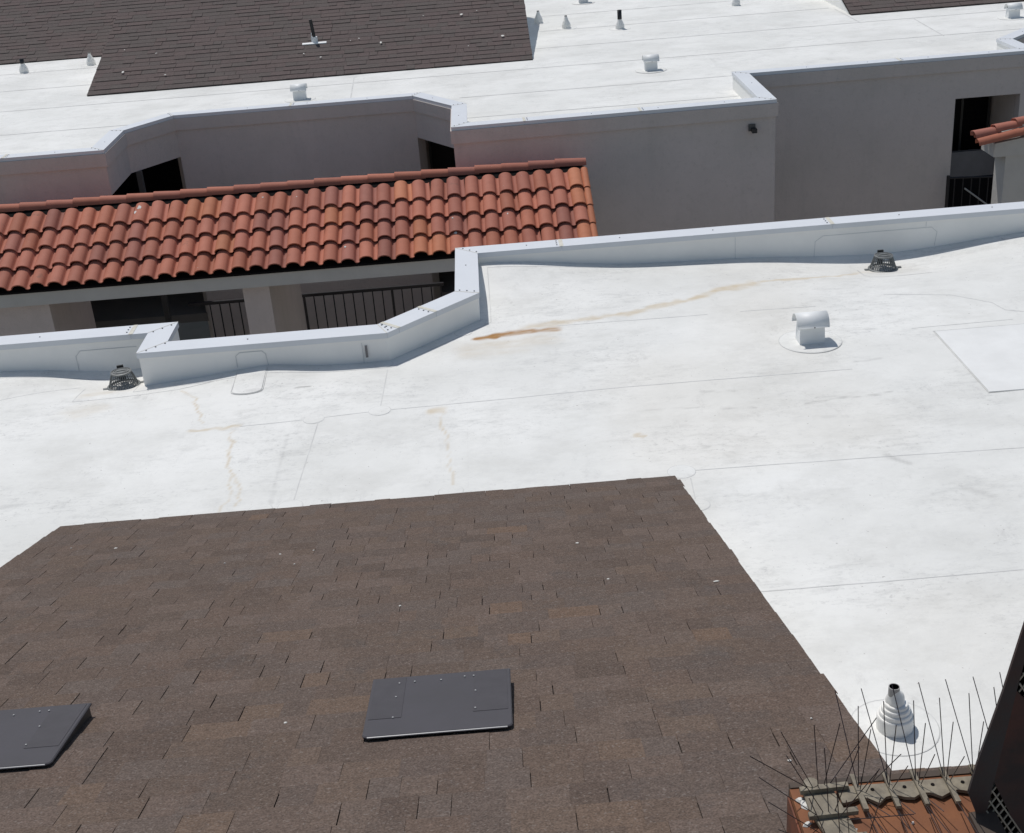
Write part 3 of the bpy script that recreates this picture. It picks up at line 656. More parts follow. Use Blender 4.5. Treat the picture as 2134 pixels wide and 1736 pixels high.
b0 = pipe_boot((1.90, 28.6, 0), "small white pipe boot left of the black-topped one on the far roof", 0.0)
copy_tree(b0, (1.36, 29.6, 0), 0.4, "small white pipe boot beside the right edge of the far brown slope")
copy_tree(b0, (-8.37, 28.85, 0), 0.8, "white pipe boot near the step where the two far brown slopes meet")
copy_tree(b0, (5.78, 29.8, 0), 1.2, "white pipe boot cut off by the top edge, rightmost on the far roof")
b1 = pipe_boot((2.98, 27.95, 0), "white pipe boot with a tall black pipe top on the far roof", 0.13)
pipe_boot((-9.73, 28.55, 0), "white pipe boot with a short black top at the far left", 0.04)

def roof_drain(loc, label, rz=0.0):
    root = empty('roof_drain', loc, (0, 0, rz)); tag(root, label, "roof drain", "dark domed roof drains at the near parapet")
    g = G(); g.lathe([(0.150, 0.0), (0.150, 0.014), (0.138, 0.02), (0.128, 0.02), (0.128, 0.0)], 40); g.obj('base_ring', M_DRAIN, root, True)
    n = 34
    g = G()
    for i in range(n):
        a = 2*PI*(i+0.5)/n; ca, sa = math.cos(a), math.sin(a)
        g.tube((ca*0.132, sa*0.132, 0.015), (ca*0.086, sa*0.086, 0.150), 0.0046, 4)
    g.obj('strainer_ribs', M_DRAIN, root)
    g = G(); g.lathe([(0.1235, 0.046), (0.119, 0.055), (0.114, 0.055), (0.118, 0.046), (0.1235, 0.046)], 40); g.obj('band', M_DRAIN, root, True)
    g = G(); g.lathe([(0.094, 0.140), (0.094, 0.152), (0.082, 0.155), (0.082, 0.149), (0.070, 0.149), (0.070, 0.156), (0.060, 0.156), (0.060, 0.149), (0.050, 0.149), (0.050, 0.156), (0.0001, 0.157)], 40)
    g.obj('strainer_top', M_DRAIN, root)
    g = G(); g.box(-0.04, 0.04, -0.008, 0.008, 0.157, 0.163); g.obj('grip_bar', M_DRAIN, root)
    for s in (-1, 1):
        g = G(); g.box(s*0.165-0.022, s*0.165+0.022, -0.016, 0.016, 0.002, 0.014); g.obj('clamp_lug', M_DRAIN, root)
    g = G(); g.box(-0.03, 0.03, 0.10, 0.118, 0.03, 0.17); g.obj('back_tab', M_DARKPIPE, root)
    g = G(); g.lathe([(0.126, 0.004), (0.0001, 0.003)], 30); g.obj('sump', M_SEAM, root)
    return root
roof_drain((-3.49, 10.96, zf(-3.49, 10.96)+0.002), "domed roof drain tucked beside the left jog of the near parapet", 0.3)
roof_drain((3.945, 12.52, zf(3.945, 12.52)+0.002), "domed roof drain at the right-hand end of the long rust stain")

# black vent pipe with white flashing on the far brown slope
root = empty('vent_pipe', (-3.24, 26.55, (26.55-25.15)*TS+0.03)); tag(root, "black vent pipe on a white flashing plate in the far brown slope", "vent pipe")
g = G(); g.add([(-0.24, -0.12, -0.12*TS), (0.24, -0.12, -0.12*TS), (0.24, -0.06, -0.06*TS), (-0.24, -0.06, -0.06*TS), (-0.24, -0.12, -0.12*TS+0.014), (0.24, -0.12, -0.12*TS+0.014), (0.24, -0.06, -0.06*TS+0.014), (-0.24, -0.06, -0.06*TS+0.014)],
               [(4, 5, 6, 7), (0, 1, 5, 4), (1, 2, 6, 5), (3, 0, 4, 7)]); g.obj('flashing', M_HOOD, root)
g = G(); g.lathe([(0.068, -0.03), (0.062, 0.09), (0.0001, 0.092)], 20); g.obj('collar', M_HOOD, root)
g = G(); g.tube((0.0, 0, 0.08), (-0.03, 0.0, 0.42), 0.033, 12); g.obj('pipe', M_DARKPIPE, root)
g = G(); g.tube((-0.05, -0.02, 0.05), (-0.045, -0.02, 0.17), 0.008, 8); g.obj('conduit', M_HOOD, root)

# ------------------------------------------------------------ far building
FAR_OUT = [(-14, 19.18), (-5.65, 19.18), (-5.65, 20.46), (-5.04, 21.30), (-1.14, 21.30), (-0.50, 20.30), (-0.50, 18.80), (4.27, 18.90), (4.27, 20.92), (8.91, 20.92), (8.91, 21.98), (9.9, 23.0), (16, 23.0)]
FO = FAR_OUT[::-1]   # so that the roof lies on the left-hand side offset negative
far_par = parapet("parapet_wall", "pale metal coping and parapet running along the far building's courtyard edge", FO,
    {3: [2.2], 5: [2.0, 3.7], 8: [2.0], 11: [1.5]}, M_MEMW, zb=-0.05, ins=0.03)
bld = empty('apartment_building', (0, 21, -6.5)); tag(bld, "far stucco apartment building with grey shaded walls and open corner balconies", "building")
WO = offset_path(FAR_OUT, 0.015); WI = offset_path(FAR_OUT, 0.215)
def wall_poly(poly, z0, z1, name='wall'):
    g = G(); g.prism(poly, z0, z1)
    o = g.obj(name, M_STUCCO, bld); o.matrix_parent_inverse = Matrix.Translation(-bld.location); return o
def bo(g, name, mat):
    o = g.obj(name, mat, bld); o.matrix_parent_inverse = Matrix.Translation(-bld.location); return o
ZT = -0.355; ZH = -0.405; ZG = -6.5
P = FAR_OUT
segs = [(0, 0), (1, 1), (2, 1), (3, 0), (4, 1), (5, 0), (6, 0), (7, 0), (9, 0), (10, 0), (11, 0)]
for i, op in segs:
    # solid wall, or only a header over the open balcony corners
    if i == 0:
        wall_poly([WO[0], (-6.45, WO[0][1]), (-6.45, WI[0][1]), WI[0]], ZG, 0.034)
        wall_poly([(-6.45, WO[0][1]), WO[1], WI[1], (-6.45, WI[0][1])], -1.45, 0.034, 'header')
        continue
    wall_poly([WO[i], WO[i+1], WI[i+1], WI[i]], ZG if not op else ZH, 0.034, 'wall' if not op else 'header')
# the wall right of the corner keeps a doorway-wide balcony opening
ya, yb = WO[8][1], WI[8][1]
wall_poly([WO[8], (7.64, ya), (7.64, yb), WI[8]], ZG, 0.034)
wall_poly([(7.64, ya), (8.70, ya), (8.70, yb), (7.64, yb)], ZH, 0.034, 'header')
wall_poly([(8.70, ya), WO[9], WI[9], (8.70, yb)], ZG, 0.034)
# slightly proud stucco band under the coping
for i in range(len(P)-1):
    a, b = Vector(P[i]), Vector(P[i+1]); d = (b-a).normalized(); n = Vector((-d.y, d.x))
    po = offset_path(P, -0.016); pi = offset_path(P, 0.0125)
    g = G(); g.prism([po[i], po[i+1], pi[i+1], pi[i]], 0.035, 0.2265); bo(g, 'cornice_band', M_STUCCO)
# balcony interiors
def interior(x0, x1, y0, y1, zf_, side_l=True, side_r=True, diag=None):
    g = G(); g.box(x0, x1, y1, y1+0.1, zf_, ZH-0.004); bo(g, 'back_wall', M_STUCCO)
    g = G(); g.box(x0, x1, y0+1.45, y1+0.1, zf_-0.15, zf_); bo(g, 'balcony_floor', M_CONC)
    if side_l: g = G(); g.box(x0-0.1, x0, y0+1.45, y1-0.002, zf_, ZH-0.002); bo(g, 'side_wall', M_STUCCO)
    if side_r: g = G(); g.box(x1, x1+0.1, y0+1.45, y1-0.002, zf_, ZH-0.002); bo(g, 'side_wall', M_STUCCO)
M_BLIND_SHADE = simple("blind_slat_and_shade_black", (0.010, 0.010, 0.012), None, 0.8, 0.1)  # blind slats, and the black panels standing for recess shade
M_DARKGREY = simple("dark_grey_stucco", (0.20, 0.20, 0.21), None, 0.9, 0.1, scale=6)  # low wall in a darker grey than the outer stucco
def glazed_door(x0, x1, y, z0, z1, slats=False):
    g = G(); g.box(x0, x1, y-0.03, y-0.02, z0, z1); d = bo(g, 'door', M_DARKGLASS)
    for xa in (x0, (x0+x1)/2-0.02, x1-0.04):
        g = G(); g.box(xa, xa+0.04, y-0.045, y-0.031, z0, z1); o = g.obj('frame', M_FRAME, d)
    if slats:
        for k in range(14):
            g = G(); zz = z1-0.05-k*0.07; g.box(x0+(x1-x0)*0.55, x1-0.06, y-0.042, y-0.034, zz-0.04, zz); g.obj('slat', M_BLIND_SHADE, d)
interior(-9.5, -5.10, 20.0, 23.2, -3.2, True, True)
g = G(); g.prism([(-9.5, 19.42), (-5.87, 19.42), (-5.87, 20.55), (-5.16, 21.52), (-5.16, 23.2), (-9.5, 23.2)], ZH, ZH+0.04); bo(g, 'balcony_ceiling', M_STUCCO)
g = G(); g.prism([(-1.02, 21.52), (-0.28, 20.38), (-0.28, 19.1), (4.0, 19.1), (4.0, 23.2), (-1.02, 23.2)], ZH, ZH+0.04); bo(g, 'balcony_ceiling', M_STUCCO)
g = G(); g.box(-9.0, -6.6, 19.43, 19.5, -3.2, -0.45); bo(g, 'shade_panel', M_BLIND_SHADE)  # black panel added for the deep shade inside the balcony
glazed_door(-9.4, -5.15, 23.2, -3.19, -0.45)  # dark glass widened over the back wall to paint the recess shade
interior(-1.10, 4.2, 20.05, 23.2, -3.2, True, False)
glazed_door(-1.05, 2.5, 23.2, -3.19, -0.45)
g = G(); g.box(-5.62, -5.54, 20.55, 20.65, -3.2, ZH-0.003); bo(g, 'post', M_FRAME)
g = G(); g.box(7.45, 7.64, 21.16, 22.4, -3.2, ZH-0.003); bo(g, 'side_wall', M_STUCCO)
g = G(); g.box(7.64, 8.92, 22.4, 22.5, -3.2, ZH-0.003); bo(g, 'back_wall', M_STUCCO)
g = G(); g.box(8.80, 8.905, 21.16, 22.4, -3.2, ZH-0.003); bo(g, 'side_wall', M_STUCCO)
g = G(); g.box(7.45, 8.9, 20.95, 22.5, -3.2, -3.0); bo(g, 'balcony_floor', M_CONC)
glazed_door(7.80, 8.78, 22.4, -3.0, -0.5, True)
g = G(); g.box(7.645, 8.795, 21.55, 21.65, -1.90, -1.46); bo(g, 'low_wall', M_DARKGREY)
g = G(); g.box(7.645, 8.795, 21.58, 21.62, -2.99, -1.903); bo(g, 'shade_panel', M_BLIND_SHADE)  # black panel put where the opening is only shaded
g = G(); g.box(7.5, 8.9, 20.60, 21.5, -3.0, -2.95); bo(g, 'shade_sheet', M_BLIND_SHADE)  # black sheet painting the shade on the balcony floor
# little dark spigot on the wall near the corner
root = empty('wall_light', (3.90, 18.88, -0.10)); tag(root, "small dark square fixture on the far wall under the coping, left of the corner", "wall light")
g = G(); g.box(-0.05, 0.05, -0.01, 0.012, -0.05, 0.05); g.obj('back_plate', M_FRAME, root)
g = G(); g.box(-0.015, 0.055, -0.12, -0.011, -0.06, 0.0); g.obj('lamp_body', M_DARKPIPE, root)
# white roof of the far building
def edge_far(x):
    s = [(-14, 19.29), (-5.76, 19.29), (-5.759, 20.5), (-5.10, 21.41), (-1.08, 21.41), (-0.39, 20.33), (-0.389, 18.92), (4.15, 19.02), (4.151, 21.03), (8.80, 21.03), (8.801, 22.02), (9.85, 23.11), (16, 23.11)]
    for (a, ya), (b, yb) in zip(s, s[1:]):
        if a <= x <= b: return ya+(yb-ya)*(x-a)/(b-a)
    return 23.11
xs = sorted(list(np.arange(-14, 16, 0.15))+[-5.76, -5.759, -5.1, -1.08, -0.39, -0.389, 4.15, 4.151, 8.80, 8.801, 9.85]); n = 60
V = []; F = []
for i, x in enumerate(xs):
    ye = edge_far(x)
    for j in range(n):
        y = ye+(42-ye)*(j/(n-1))**1.5
        V.append((x, y, 0.006*(float(vnoise(np.float64(x+40), np.float64(y), 0.35, 3))-0.5)))
for i in range(len(xs)-1):
    for j in range(n-1):
        k = i*n+j; F.append((k, k+n, k+n+1, k+1))
far_roof = mesh_obj("flat_roof", V, F, M_MEM, None, True)
tag(far_roof, "far building's white membrane roof with long parallel seams running left to right", "roof", kind='structure')
def far_z(x, y): return 0.006*(float(vnoise(np.float64(x+40), np.float64(y), 0.35, 3))-0.5)
def fseam(pts, w_=0.028):
    g = G(); g.ribbon(resample(pts, 0.3), w_, 0.002, 0.0012, far_z); g.obj('seam', M_SEAM, far_roof)
for x0, x1, ys in ((-14, -7.7, (28.45,)), (-14, -7.6, (26.40,)), (-14, 16, (24.3,)), (-14, 16, (22.2,)), (1.1, 16, (26.35,)), (1.1, 7.5, (28.4,)), (1.1, 7.5, (30.5,)), (-5.9, -14, (20.4,)), (-0.3, 4.1, (20.6,))):
    for y in ys:
        a, b = min(x0, x1), max(x0, x1)
        if y == 22.2:
            for (p, q) in ((-14, -1.2), (-0.4, 8.6)): fseam([(p, y), ((p+q)/2, y+0.012), (q, y)])
        else: fseam([(a, y), ((a+b)/2, y+0.015), (b, y)])
for pts in FSEAMX: fseam(pts, 0.022)

# ------------------------------------------------------------ courtyard floor, ground
g = G(); g.box(-60, 60, -40, 90, -6.9, -6.55); gr = g.obj('ground', M_CONC); tag(gr, "concrete courtyard ground far below between the two buildings", "ground", kind='structure')

# ------------------------------------------------------------ tiled walkway canopy
can = empty('walkway_canopy', (-3, 18, -1.2)); tag(can, "long walkway canopy roofed with terracotta S tiles in front of the far building", "canopy")
KS = 0.955
ZB = 4.5-5.915*KS
TA = rad(25.0); PITCH = 0.2552*KS; TE = 0.386*KS
def s_tile(tone_, seed):
    R = random.Random(seed)
    prof = []
    bw, bh = 0.190, 0.074
    for i in range(9):
        a = PI-PI*i/8; prof.append((bw/2+math.cos(a)*bw/2, 0.008+math.sin(a)*bh))
    prof += [(bw+0.010, 0.001), (bw+0.028, -0.004), (bw+0.050, 0.002), (bw+0.062, 0.014)]
    n = len(prof); L = TE+0.04; th = 0.012
    def row(y, up, sc, dz):
        return [((x-bw/2)*sc+bw/2, y, z*(1 if dz == 0 else 0.93)+up-dz) for x, z in prof]
    A = row(0, 0.046, 1.02, 0); B = row(L, 0, 0.97, 0); A2 = row(0, 0.046, 0.96, th); B2 = row(L, 0, 0.93, th)
    v = A+B; f = [(i, i+1, n+i+1, n+i) for i in range(n-1)]; ns = len(f)
    def strip(P, Q, flip):
        b = len(v); v.extend(P+Q)
        for i in range(n-1):
            q = (b+i, b+i+1, b+n+i+1, b+n+i); f.append(q[::-1] if flip else q)
    strip(A2, B2, True); ns2 = len(f); strip(A2, A, False)
    b = len(v); v.extend([A[0], B[0], B2[0], A2[0], A[-1], B[-1], B2[-1], A2[-1]]); f.append((b, b+1, b+2, b+3)); f.append((b+7, b+6, b+5, b+4))
    me = bpy.data.meshes.new('tile'); me.from_pydata(v, [], f); me.materials.append(M_TILE); me.update()
    me.polygons.foreach_set('use_smooth', [i < ns2 for i in range(len(me.polygons))])
    set_tone(me, tone_); return me
TT = [(0.42, 0.158, 0.108), (0.40, 0.148, 0.103), (0.45, 0.165, 0.108), (0.345, 0.135, 0.100), (0.43, 0.155, 0.097)]
OT = [(0.50, 0.195, 0.108), (0.48, 0.182, 0.10)]
tile_meshes = [s_tile(t, i) for i, t in enumerate(TT)]; or_meshes = [s_tile(t, 20+i) for i, t in enumerate(OT)]
X_R = 1.43*KS; NC = 34
R = random.Random(17)
EY, EZ = 17.30*KS, 4.5-5.673*KS
ca, sa = math.cos(TA), math.sin(TA)
def to_can(o):
    o.parent = can; o.matrix_parent_inverse = Matrix.Translation(-can.location)
orange = {(0, 0), (0, 2), (0, 3), (9, 1), (9, 0), (21, 3), (8, 0), (20, 1), (10, 3), (22, 3), (14, 2)}
for c in range(NC):
    for r in range(4):
        me = R.choice(or_meshes) if (c, r) in orange else R.choice(tile_meshes)
        if c > 22 and R.random() < 0.5: me = tile_meshes[R.choice([0, 2])]
        o = link(bpy.data.objects.new('tile', me)); to_can(o)
        v = r*TE+R.uniform(-0.014, 0.014)
        o.location = (X_R-0.26-c*PITCH+R.uniform(-0.006, 0.006)-0.0025*r, EY+v*ca, EZ+v*sa+R.uniform(0, 0.004))
        o.rotation_euler = (TA+R.uniform(-0.012, 0.012), R.uniform(-0.03, 0.03), R.uniform(-0.022, 0.022))
# ridge tiles, each lapped over the next
def barrel(L, r0_, r1_, tone_, name='ridge_tile', arc=PI, th=0.012, n=9, lift=0.012):
    def row(x, r_, up, q):
        return [(x, -math.cos((PI-arc)/2+arc*i/(n-1))*(r_-q), math.sin((PI-arc)/2+arc*i/(n-1))*(r_-q)+up) for i in range(n)]
    A, A2, B, B2 = row(0, r0_, lift, 0), row(0, r0_, lift, th), row(L, r1_, 0, 0), row(L, r1_, 0, th)
    v = []; f = []
    def strip(P, Q):
        b = len(v); v.extend(P+Q); f.extend([(b+i, b+n+i, b+n+i+1, b+i+1)[::-1] for i in range(n-1)])
    strip(A, B); strip(B2, A2); k = len(f); strip(A2, A); strip(B, B2)
    b = len(v); v.extend([A[0], B[0], B2[0], A2[0], A[-1], B[-1], B2[-1], A2[-1]]); f.append((b+3, b+2, b+1, b)); f.append((b+4, b+5, b+6, b+7))
    me = bpy.data.meshes.new(name); me.from_pydata(v, [], f); me.materials.append(M_TILE); me.update()
    me.polygons.foreach_set('use_smooth', [i < k for i in range(len(me.polygons))]); set_tone(me, tone_); return me
rt = [barrel(0.44, 0.088, 0.080, t) for t in TT[:4]]
RL = 0.397*KS
for k in range(22):
    o = link(bpy.data.objects.new('ridge_tile', R.choice(rt))); to_can(o)
    o.location = (X_R-0.43-k*RL, 18.94*KS, 4.5-4.945*KS+R.uniform(-0.003, 0.003)); o.rotation_euler = (rad(4), R.uniform(-0.004, 0.008), 0)
def cb(name, mat, x0, x1, y0, y1, z0, z1):
    g = G(); g.box(x0, x1, y0, y1, z0, z1); o = g.obj(name, mat); to_can(o); return o
# underlay sheet, ridge board, beam, soffit, end board
g = G(); L = 1.72*KS
g.add([(-7.6, EY+0.02, EZ-0.012), (X_R-0.02, EY+0.02, EZ-0.012), (X_R-0.02, EY+L*ca, EZ+L*sa-0.012), (-7.6, EY+L*ca, EZ+L*sa-0.012), (-7.6, EY+0.02, EZ-0.04), (X_R-0.02, EY+0.02, EZ-0.04), (X_R-0.02, EY+L*ca, EZ+L*sa-0.04), (-7.6, EY+L*ca, EZ+L*sa-0.04)],
      [(0, 1, 2, 3), (0, 4, 5, 1), (1, 5, 6, 2), (3, 7, 4, 0), (7, 6, 5, 4)])
o = g.obj('underlay', M_UNDER); to_can(o)
cb('ridge_board', M_UNDER, -7.6, X_R-0.04, 18.90*KS, 18.98*KS, 4.5-5.10*KS, 4.5-4.925*KS)
cb('fascia_board', M_BEAM, -9.0, 1.36, EY+0.045, EY+0.075, EZ-0.055, EZ-0.016)
cb('beam', M_BEAM, -9.0, 1.34, EY+0.06, EY+0.30, 4.5-5.915*KS, EZ-0.058)
cb('soffit', M_BEAM, -9.0, 1.33, EY+0.303, 18.1, ZB+0.05, ZB+0.11)
cb('back_beam', M_BEAM, -9.0, 1.33, 18.102, 18.2, ZB, ZB+0.85)
g = G(); g.add([(X_R-0.10, EY+0.08, EZ-0.05), (X_R-0.10, 18.1, EZ-0.05), (X_R-0.10, 18.1, EZ+L*sa-0.06), (X_R-0.06, EY+0.08, EZ-0.05), (X_R-0.06, 18.1, EZ-0.05), (X_R-0.06, 18.1, EZ+L*sa-0.06)],
               [(0, 1, 2), (5, 4, 3), (0, 3, 4, 1), (2, 5, 3, 0)]); o = g.obj('gable_board', M_BEAM); to_can(o)
def bounce_slope(x0, x1, y1):  # unseen tiled slope, added and shaped to bounce red light onto the walls
    y0 = 18.97*KS+0.03; n = int((x1-x0)/0.0625); v = []; f = []
    for i in range(n+1):
        x = x0+(x1-x0)*i/n; zz_ = 0.03*math.sin(i*PI/2)
        for y in (y0, y1): v.append((x, y, 4.5-5.03*KS-(y-y0)*math.tan(TA)+zz_))
    for i in range(n): f.append((2*i, 2*i+2, 2*i+3, 2*i+1))
    g = G(); g.add(v, f); o = g.obj('bounce_slope', M_TILE); to_can(o); set_tone(o.data, TT[0])
bounce_slope(-7.5, -5.70, 19.14); bounce_slope(-5.60, -0.56, 18.9); bounce_slope(-0.52, 1.33, 18.775)
# verge tiles down the right-hand end
for r in range(4):
    me = barrel(0.43, 0.055, 0.05, OT[r % 2], 'verge_tile', arc=PI*0.8)
    o = link(bpy.data.objects.new('verge_tile', me)); to_can(o)
    o.location = (X_R-0.035, EY+r*TE*ca, EZ+0.006+r*TE*sa); o.rotation_euler = (0, -TA, PI/2)
    o.rotation_mode = 'XYZ'
# droppings on the tiles
g = G()
for (x, v, s_) in [(-4.93, 1.35, 0.035), (-4.9, 1.25, 0.03), (-2.9, 1.3, 0.018), (-1.2, 0.95, 0.018), (0.4, 1.1, 0.02), (0.45, 0.9, 0.018), (-2.2, 0.12, 0.022), (-2.15, 0.06, 0.03), (-1.95, 0.2, 0.018), (-0.5, 0.3, 0.026), (-4.6, 0.75, 0.016), (-3.9, 1.2, 0.014), (-3.2, 1.35, 0.015), (0.2, 0.6, 0.013), (-0.7, 0.6, 0.014)]:
    c_ = round((x-(X_R-0.26))/PITCH)*PITCH+(X_R-0.26)+0.084
    blob(g, c_+R.uniform(-0.03, 0.03), EY+v*ca, EZ+v*sa+0.108, s_, R, math.tan(TA))
o = g.obj('bird_droppings', M_DROP); to_can(o); o['kind'] = 'stuff'

# piers, walkway, railing
def column(name, label, x0, x1, y0, y1, z1=4.5-5.918*0.955):
    g = G(); g.box(x0, x1, y0, y1, -6.55, z1); o = g.obj(name, M_STUCCO); tag(o, label, "pier", "stucco piers under the tiled canopy"); return o
column('stucco_pier', "beige stucco pier between the two stretches of black railing under the canopy", -3.64*KS, -3.26*KS, 17.58*KS, 19.45)
column('stucco_pier', "wide beige stucco pier at the far left under the tiled canopy", -9.0, -6.40*KS, 17.58*KS, 18.5)
rl = empty('railing', (-3.2, 19.8, -3.6)); tag(rl, "black metal balcony railing with thin upright bars under the tiled canopy", "railing")
def rb(name, x0, x1, y0, y1, z0, z1):
    g = G(); g.box(x0, x1, y0, y1, z0, z1); o = g.obj(name, M_RAIL, rl); o.matrix_parent_inverse = Matrix.Translation(-rl.location)
rb('top_rail', -3.20, -0.88, 19.775, 19.825, -2.47, -2.42); rb('top_rail', -5.0, -3.70, 19.775, 19.825, -2.47, -2.42)
rb('bottom_rail', -5.0, -0.88, 19.785, 19.815, -3.50, -3.46)
x = -3.14; k = 0
while x < -0.9:
    rb('post' if k in (0, 9) else 'bar', x-(0.02 if k in (0, 9) else 0.009), x+(0.02 if k in (0, 9) else 0.009), 19.79, 19.81, -3.46, -2.47); x += 0.158; k += 1
x = -4.66
while x < -3.7:
    rb('bar', x-0.009, x+0.009, 19.79, 19.81, -3.46, -2.47); x += 0.158
g = G(); g.box(-9, 1.3, 17.4, 19.95, -3.85, -3.62); wk = g.obj('walkway_floor', M_CONC); tag(wk, "concrete walkway deck hidden behind the near parapet, under the tiled canopy", "walkway", kind='structure')
# short railing at the right-hand balcony
r2 = empty('railing', (7.9, 20.7, -3.0)); tag(r2, "black balcony railing in the doorway at the right, beside the small tiled roof", "railing")
def rb2(name, a, b, r_, mat=M_RAIL):
    g = G(); g.tube(a, b, r_, 6); o = g.obj(name, mat, r2); o.matrix_parent_inverse = Matrix.Translation(-r2.location)
rb2('post', (7.55, 20.75, -3.1), (7.55, 20.75, -1.62), 0.028); rb2('top_rail', (7.55, 20.75, -1.66), (9.2, 20.75, -1.74), 0.02)
for i in range(10): rb2('bar', (7.66+i*0.14, 20.75, -3.1), (7.66+i*0.14, 20.75, -1.68), 0.009)
rb2('bottom_rail', (7.55, 20.75, -3.0), (9.2, 20.75, -3.0), 0.015)
rb2('hand_rail', (7.80, 20.66, -1.83), (8.30, 20.66, -2.22), 0.014, M_TANM)

# ------------------------------------------------------------ little tiled canopy at the right edge
c2 = empty('tiled_canopy', (7.5, 17.9, -0.3)); tag(c2, "corner of a terracotta tiled canopy with pale column, cut off by the right edge", "canopy")
def c2o(o): o.parent = c2; o.matrix_parent_inverse = Matrix.Translation(-c2.location); return o
SL = rad(12)
for j in range(4):
    sl_ = rad(10) if j == 0 else rad(13)
    for i in range(4 if j == 0 else 6):
        L_ = 0.5 if j == 0 else 0.29
        me = barrel(L_+0.06, 0.086 if j == 0 else 0.082, 0.084 if j == 0 else 0.074, R.choice(TT), 'tile', lift=0.0 if j == 0 else 0.034)
        o = c2o(link(bpy.data.objects.new('tile', me)))
        o.location = (6.74+i*L_*math.cos(sl_)+(-0.01+0.045*(j-1) if j else 0), 17.50+(0, 0.09, 0.24, 0.40)[j], -0.255+i*L_*math.sin(sl_)+(0, 0.055, 0.02, -0.02)[j])
        o.rotation_euler = (0, -sl_, 0)
def c2b(name, mat, x0, x1, y0, y1, z0, z1):
    g = G(); g.box(x0, x1, y0, y1, z0, z1); return c2o(g.obj(name, mat))
g = G(); g.prism([(6.99, 17.52), (9.4, 17.52), (9.4, 18.0), (6.99, 18.0)], -0.46, -0.30)
g.v = [(x, y, z if z < -0.4 else z+(x-6.99)*math.tan(rad(8))+0.03) for x, y, z in g.v]
M_WHITEST = simple("pale_stucco", (0.55, 0.53, 0.49), (0.46, 0.44, 0.41), 0.92, 0.1, scale=2, bscale=24, bstr=0.8, bdist=0.01)
c2o(g.obj('beam', M_WHITEST))
c2b('column', M_WHITEST, 7.17, 9.2, 17.55, 17.93, -6.5, -0.462)

# ------------------------------------------------------------ foreground chimney with spikes and cap
M_ORANGE = simple("rusty_orange_paint", (0.235, 0.095, 0.042), (0.15, 0.062, 0.034), 0.7, 0.25, scale=14, amt=0.9, bscale=60, bstr=0.3, bdist=0.002)
M_ORANGE2 = simple("weathered_red_paint", (0.20, 0.075, 0.045), (0.11, 0.055, 0.04), 0.75, 0.2, scale=25, amt=0.9)
M_LIP = simple("grimy_brown_metal", (0.085, 0.062, 0.048), (0.05, 0.042, 0.036), 0.7, 0.3, scale=22)
M_PLAST = simple("weathered_clear_plastic", (0.27, 0.235, 0.175), (0.12, 0.10, 0.075), 0.5, 0.4, scale=45, amt=0.8)
M_WIRE = simple("spike_wire_steel", (0.045, 0.035, 0.045), None, 0.4, 0.5, 0.5)
M_CAPR = simple("rusty_red_cap_steel", (0.10, 0.045, 0.038), (0.045, 0.034, 0.034), 0.65, 0.3, 0.1, scale=11, amt=1.0, bscale=40, bstr=0.4, bdist=0.002)
M_CAPM = simple("sooty_cap_steel", (0.05, 0.05, 0.053), (0.07, 0.04, 0.036), 0.6, 0.35, 0.1, scale=9, amt=1.0, bscale=40, bstr=0.4, bdist=0.002)
M_MESH = simple("expanded_metal_mesh", (0.42, 0.39, 0.34), None, 0.5, 0.4, 0.4, scale=20)
ZL = 3.21
ch = empty('chimney', (0.65, 1.1, 1.0)); tag(ch, "rust-orange metal-topped chimney corner at the bottom right, carrying the bird spikes", "chimney")
def cho(g, name, mat):
    o = g.obj(name, mat); o.parent = ch; o.matrix_parent_inverse = Matrix.Translation(-ch.location); return o
g = G(); g.box(0.352, 0.612, 0.6, 1.416, ZL-0.012, ZL); cho(g, 'top_plate', M_ORANGE)
g = G(); g.box(0.349, 0.3515, 0.6, 1.416, ZL-0.14, ZL-0.0125); cho(g, 'edge_trim', M_ORANGE2)
g = G(); g.box(0.3535, 0.66, 1.4165, 1.428, ZL-0.14, ZL+0.002); cho(g, 'edge_trim', M_LIP)
g = G(); g.box(0.37, 0.608, 0.62, 1.41, 1.2, ZL-0.013); cho(g, 'shaft', M_ORANGE2)
g = G(); g.prism([(0.575, 1.33), (0.61, 1.335), (0.61, 0.8), (0.575, 0.8)], ZL+0.0005, ZL+0.012); cho(g, 'seam_rib', M_LIP)
R = random.Random(9); g = G()
for (x, y, r_) in ((0.366, 1.383, 0.010), (0.372, 1.376, 0.008), (0.395, 1.318, 0.016), (0.412, 1.322, 0.013), (0.40, 1.30, 0.016), (0.425, 1.308, 0.010), (0.437, 1.300, 0.007), (0.36, 1.345, 0.006), (0.388, 1.326, 0.010), (0.408, 1.300, 0.014), (0.43, 1.292, 0.008), (0.361, 1.392, 0.006), (0.47, 1.30, 0.003), (0.50, 1.33, 0.002)):
    blob(g, x, y, ZL+0.0006, r_, R)
o = cho(g, 'bird_droppings', M_DROP); o['kind'] = 'stuff'
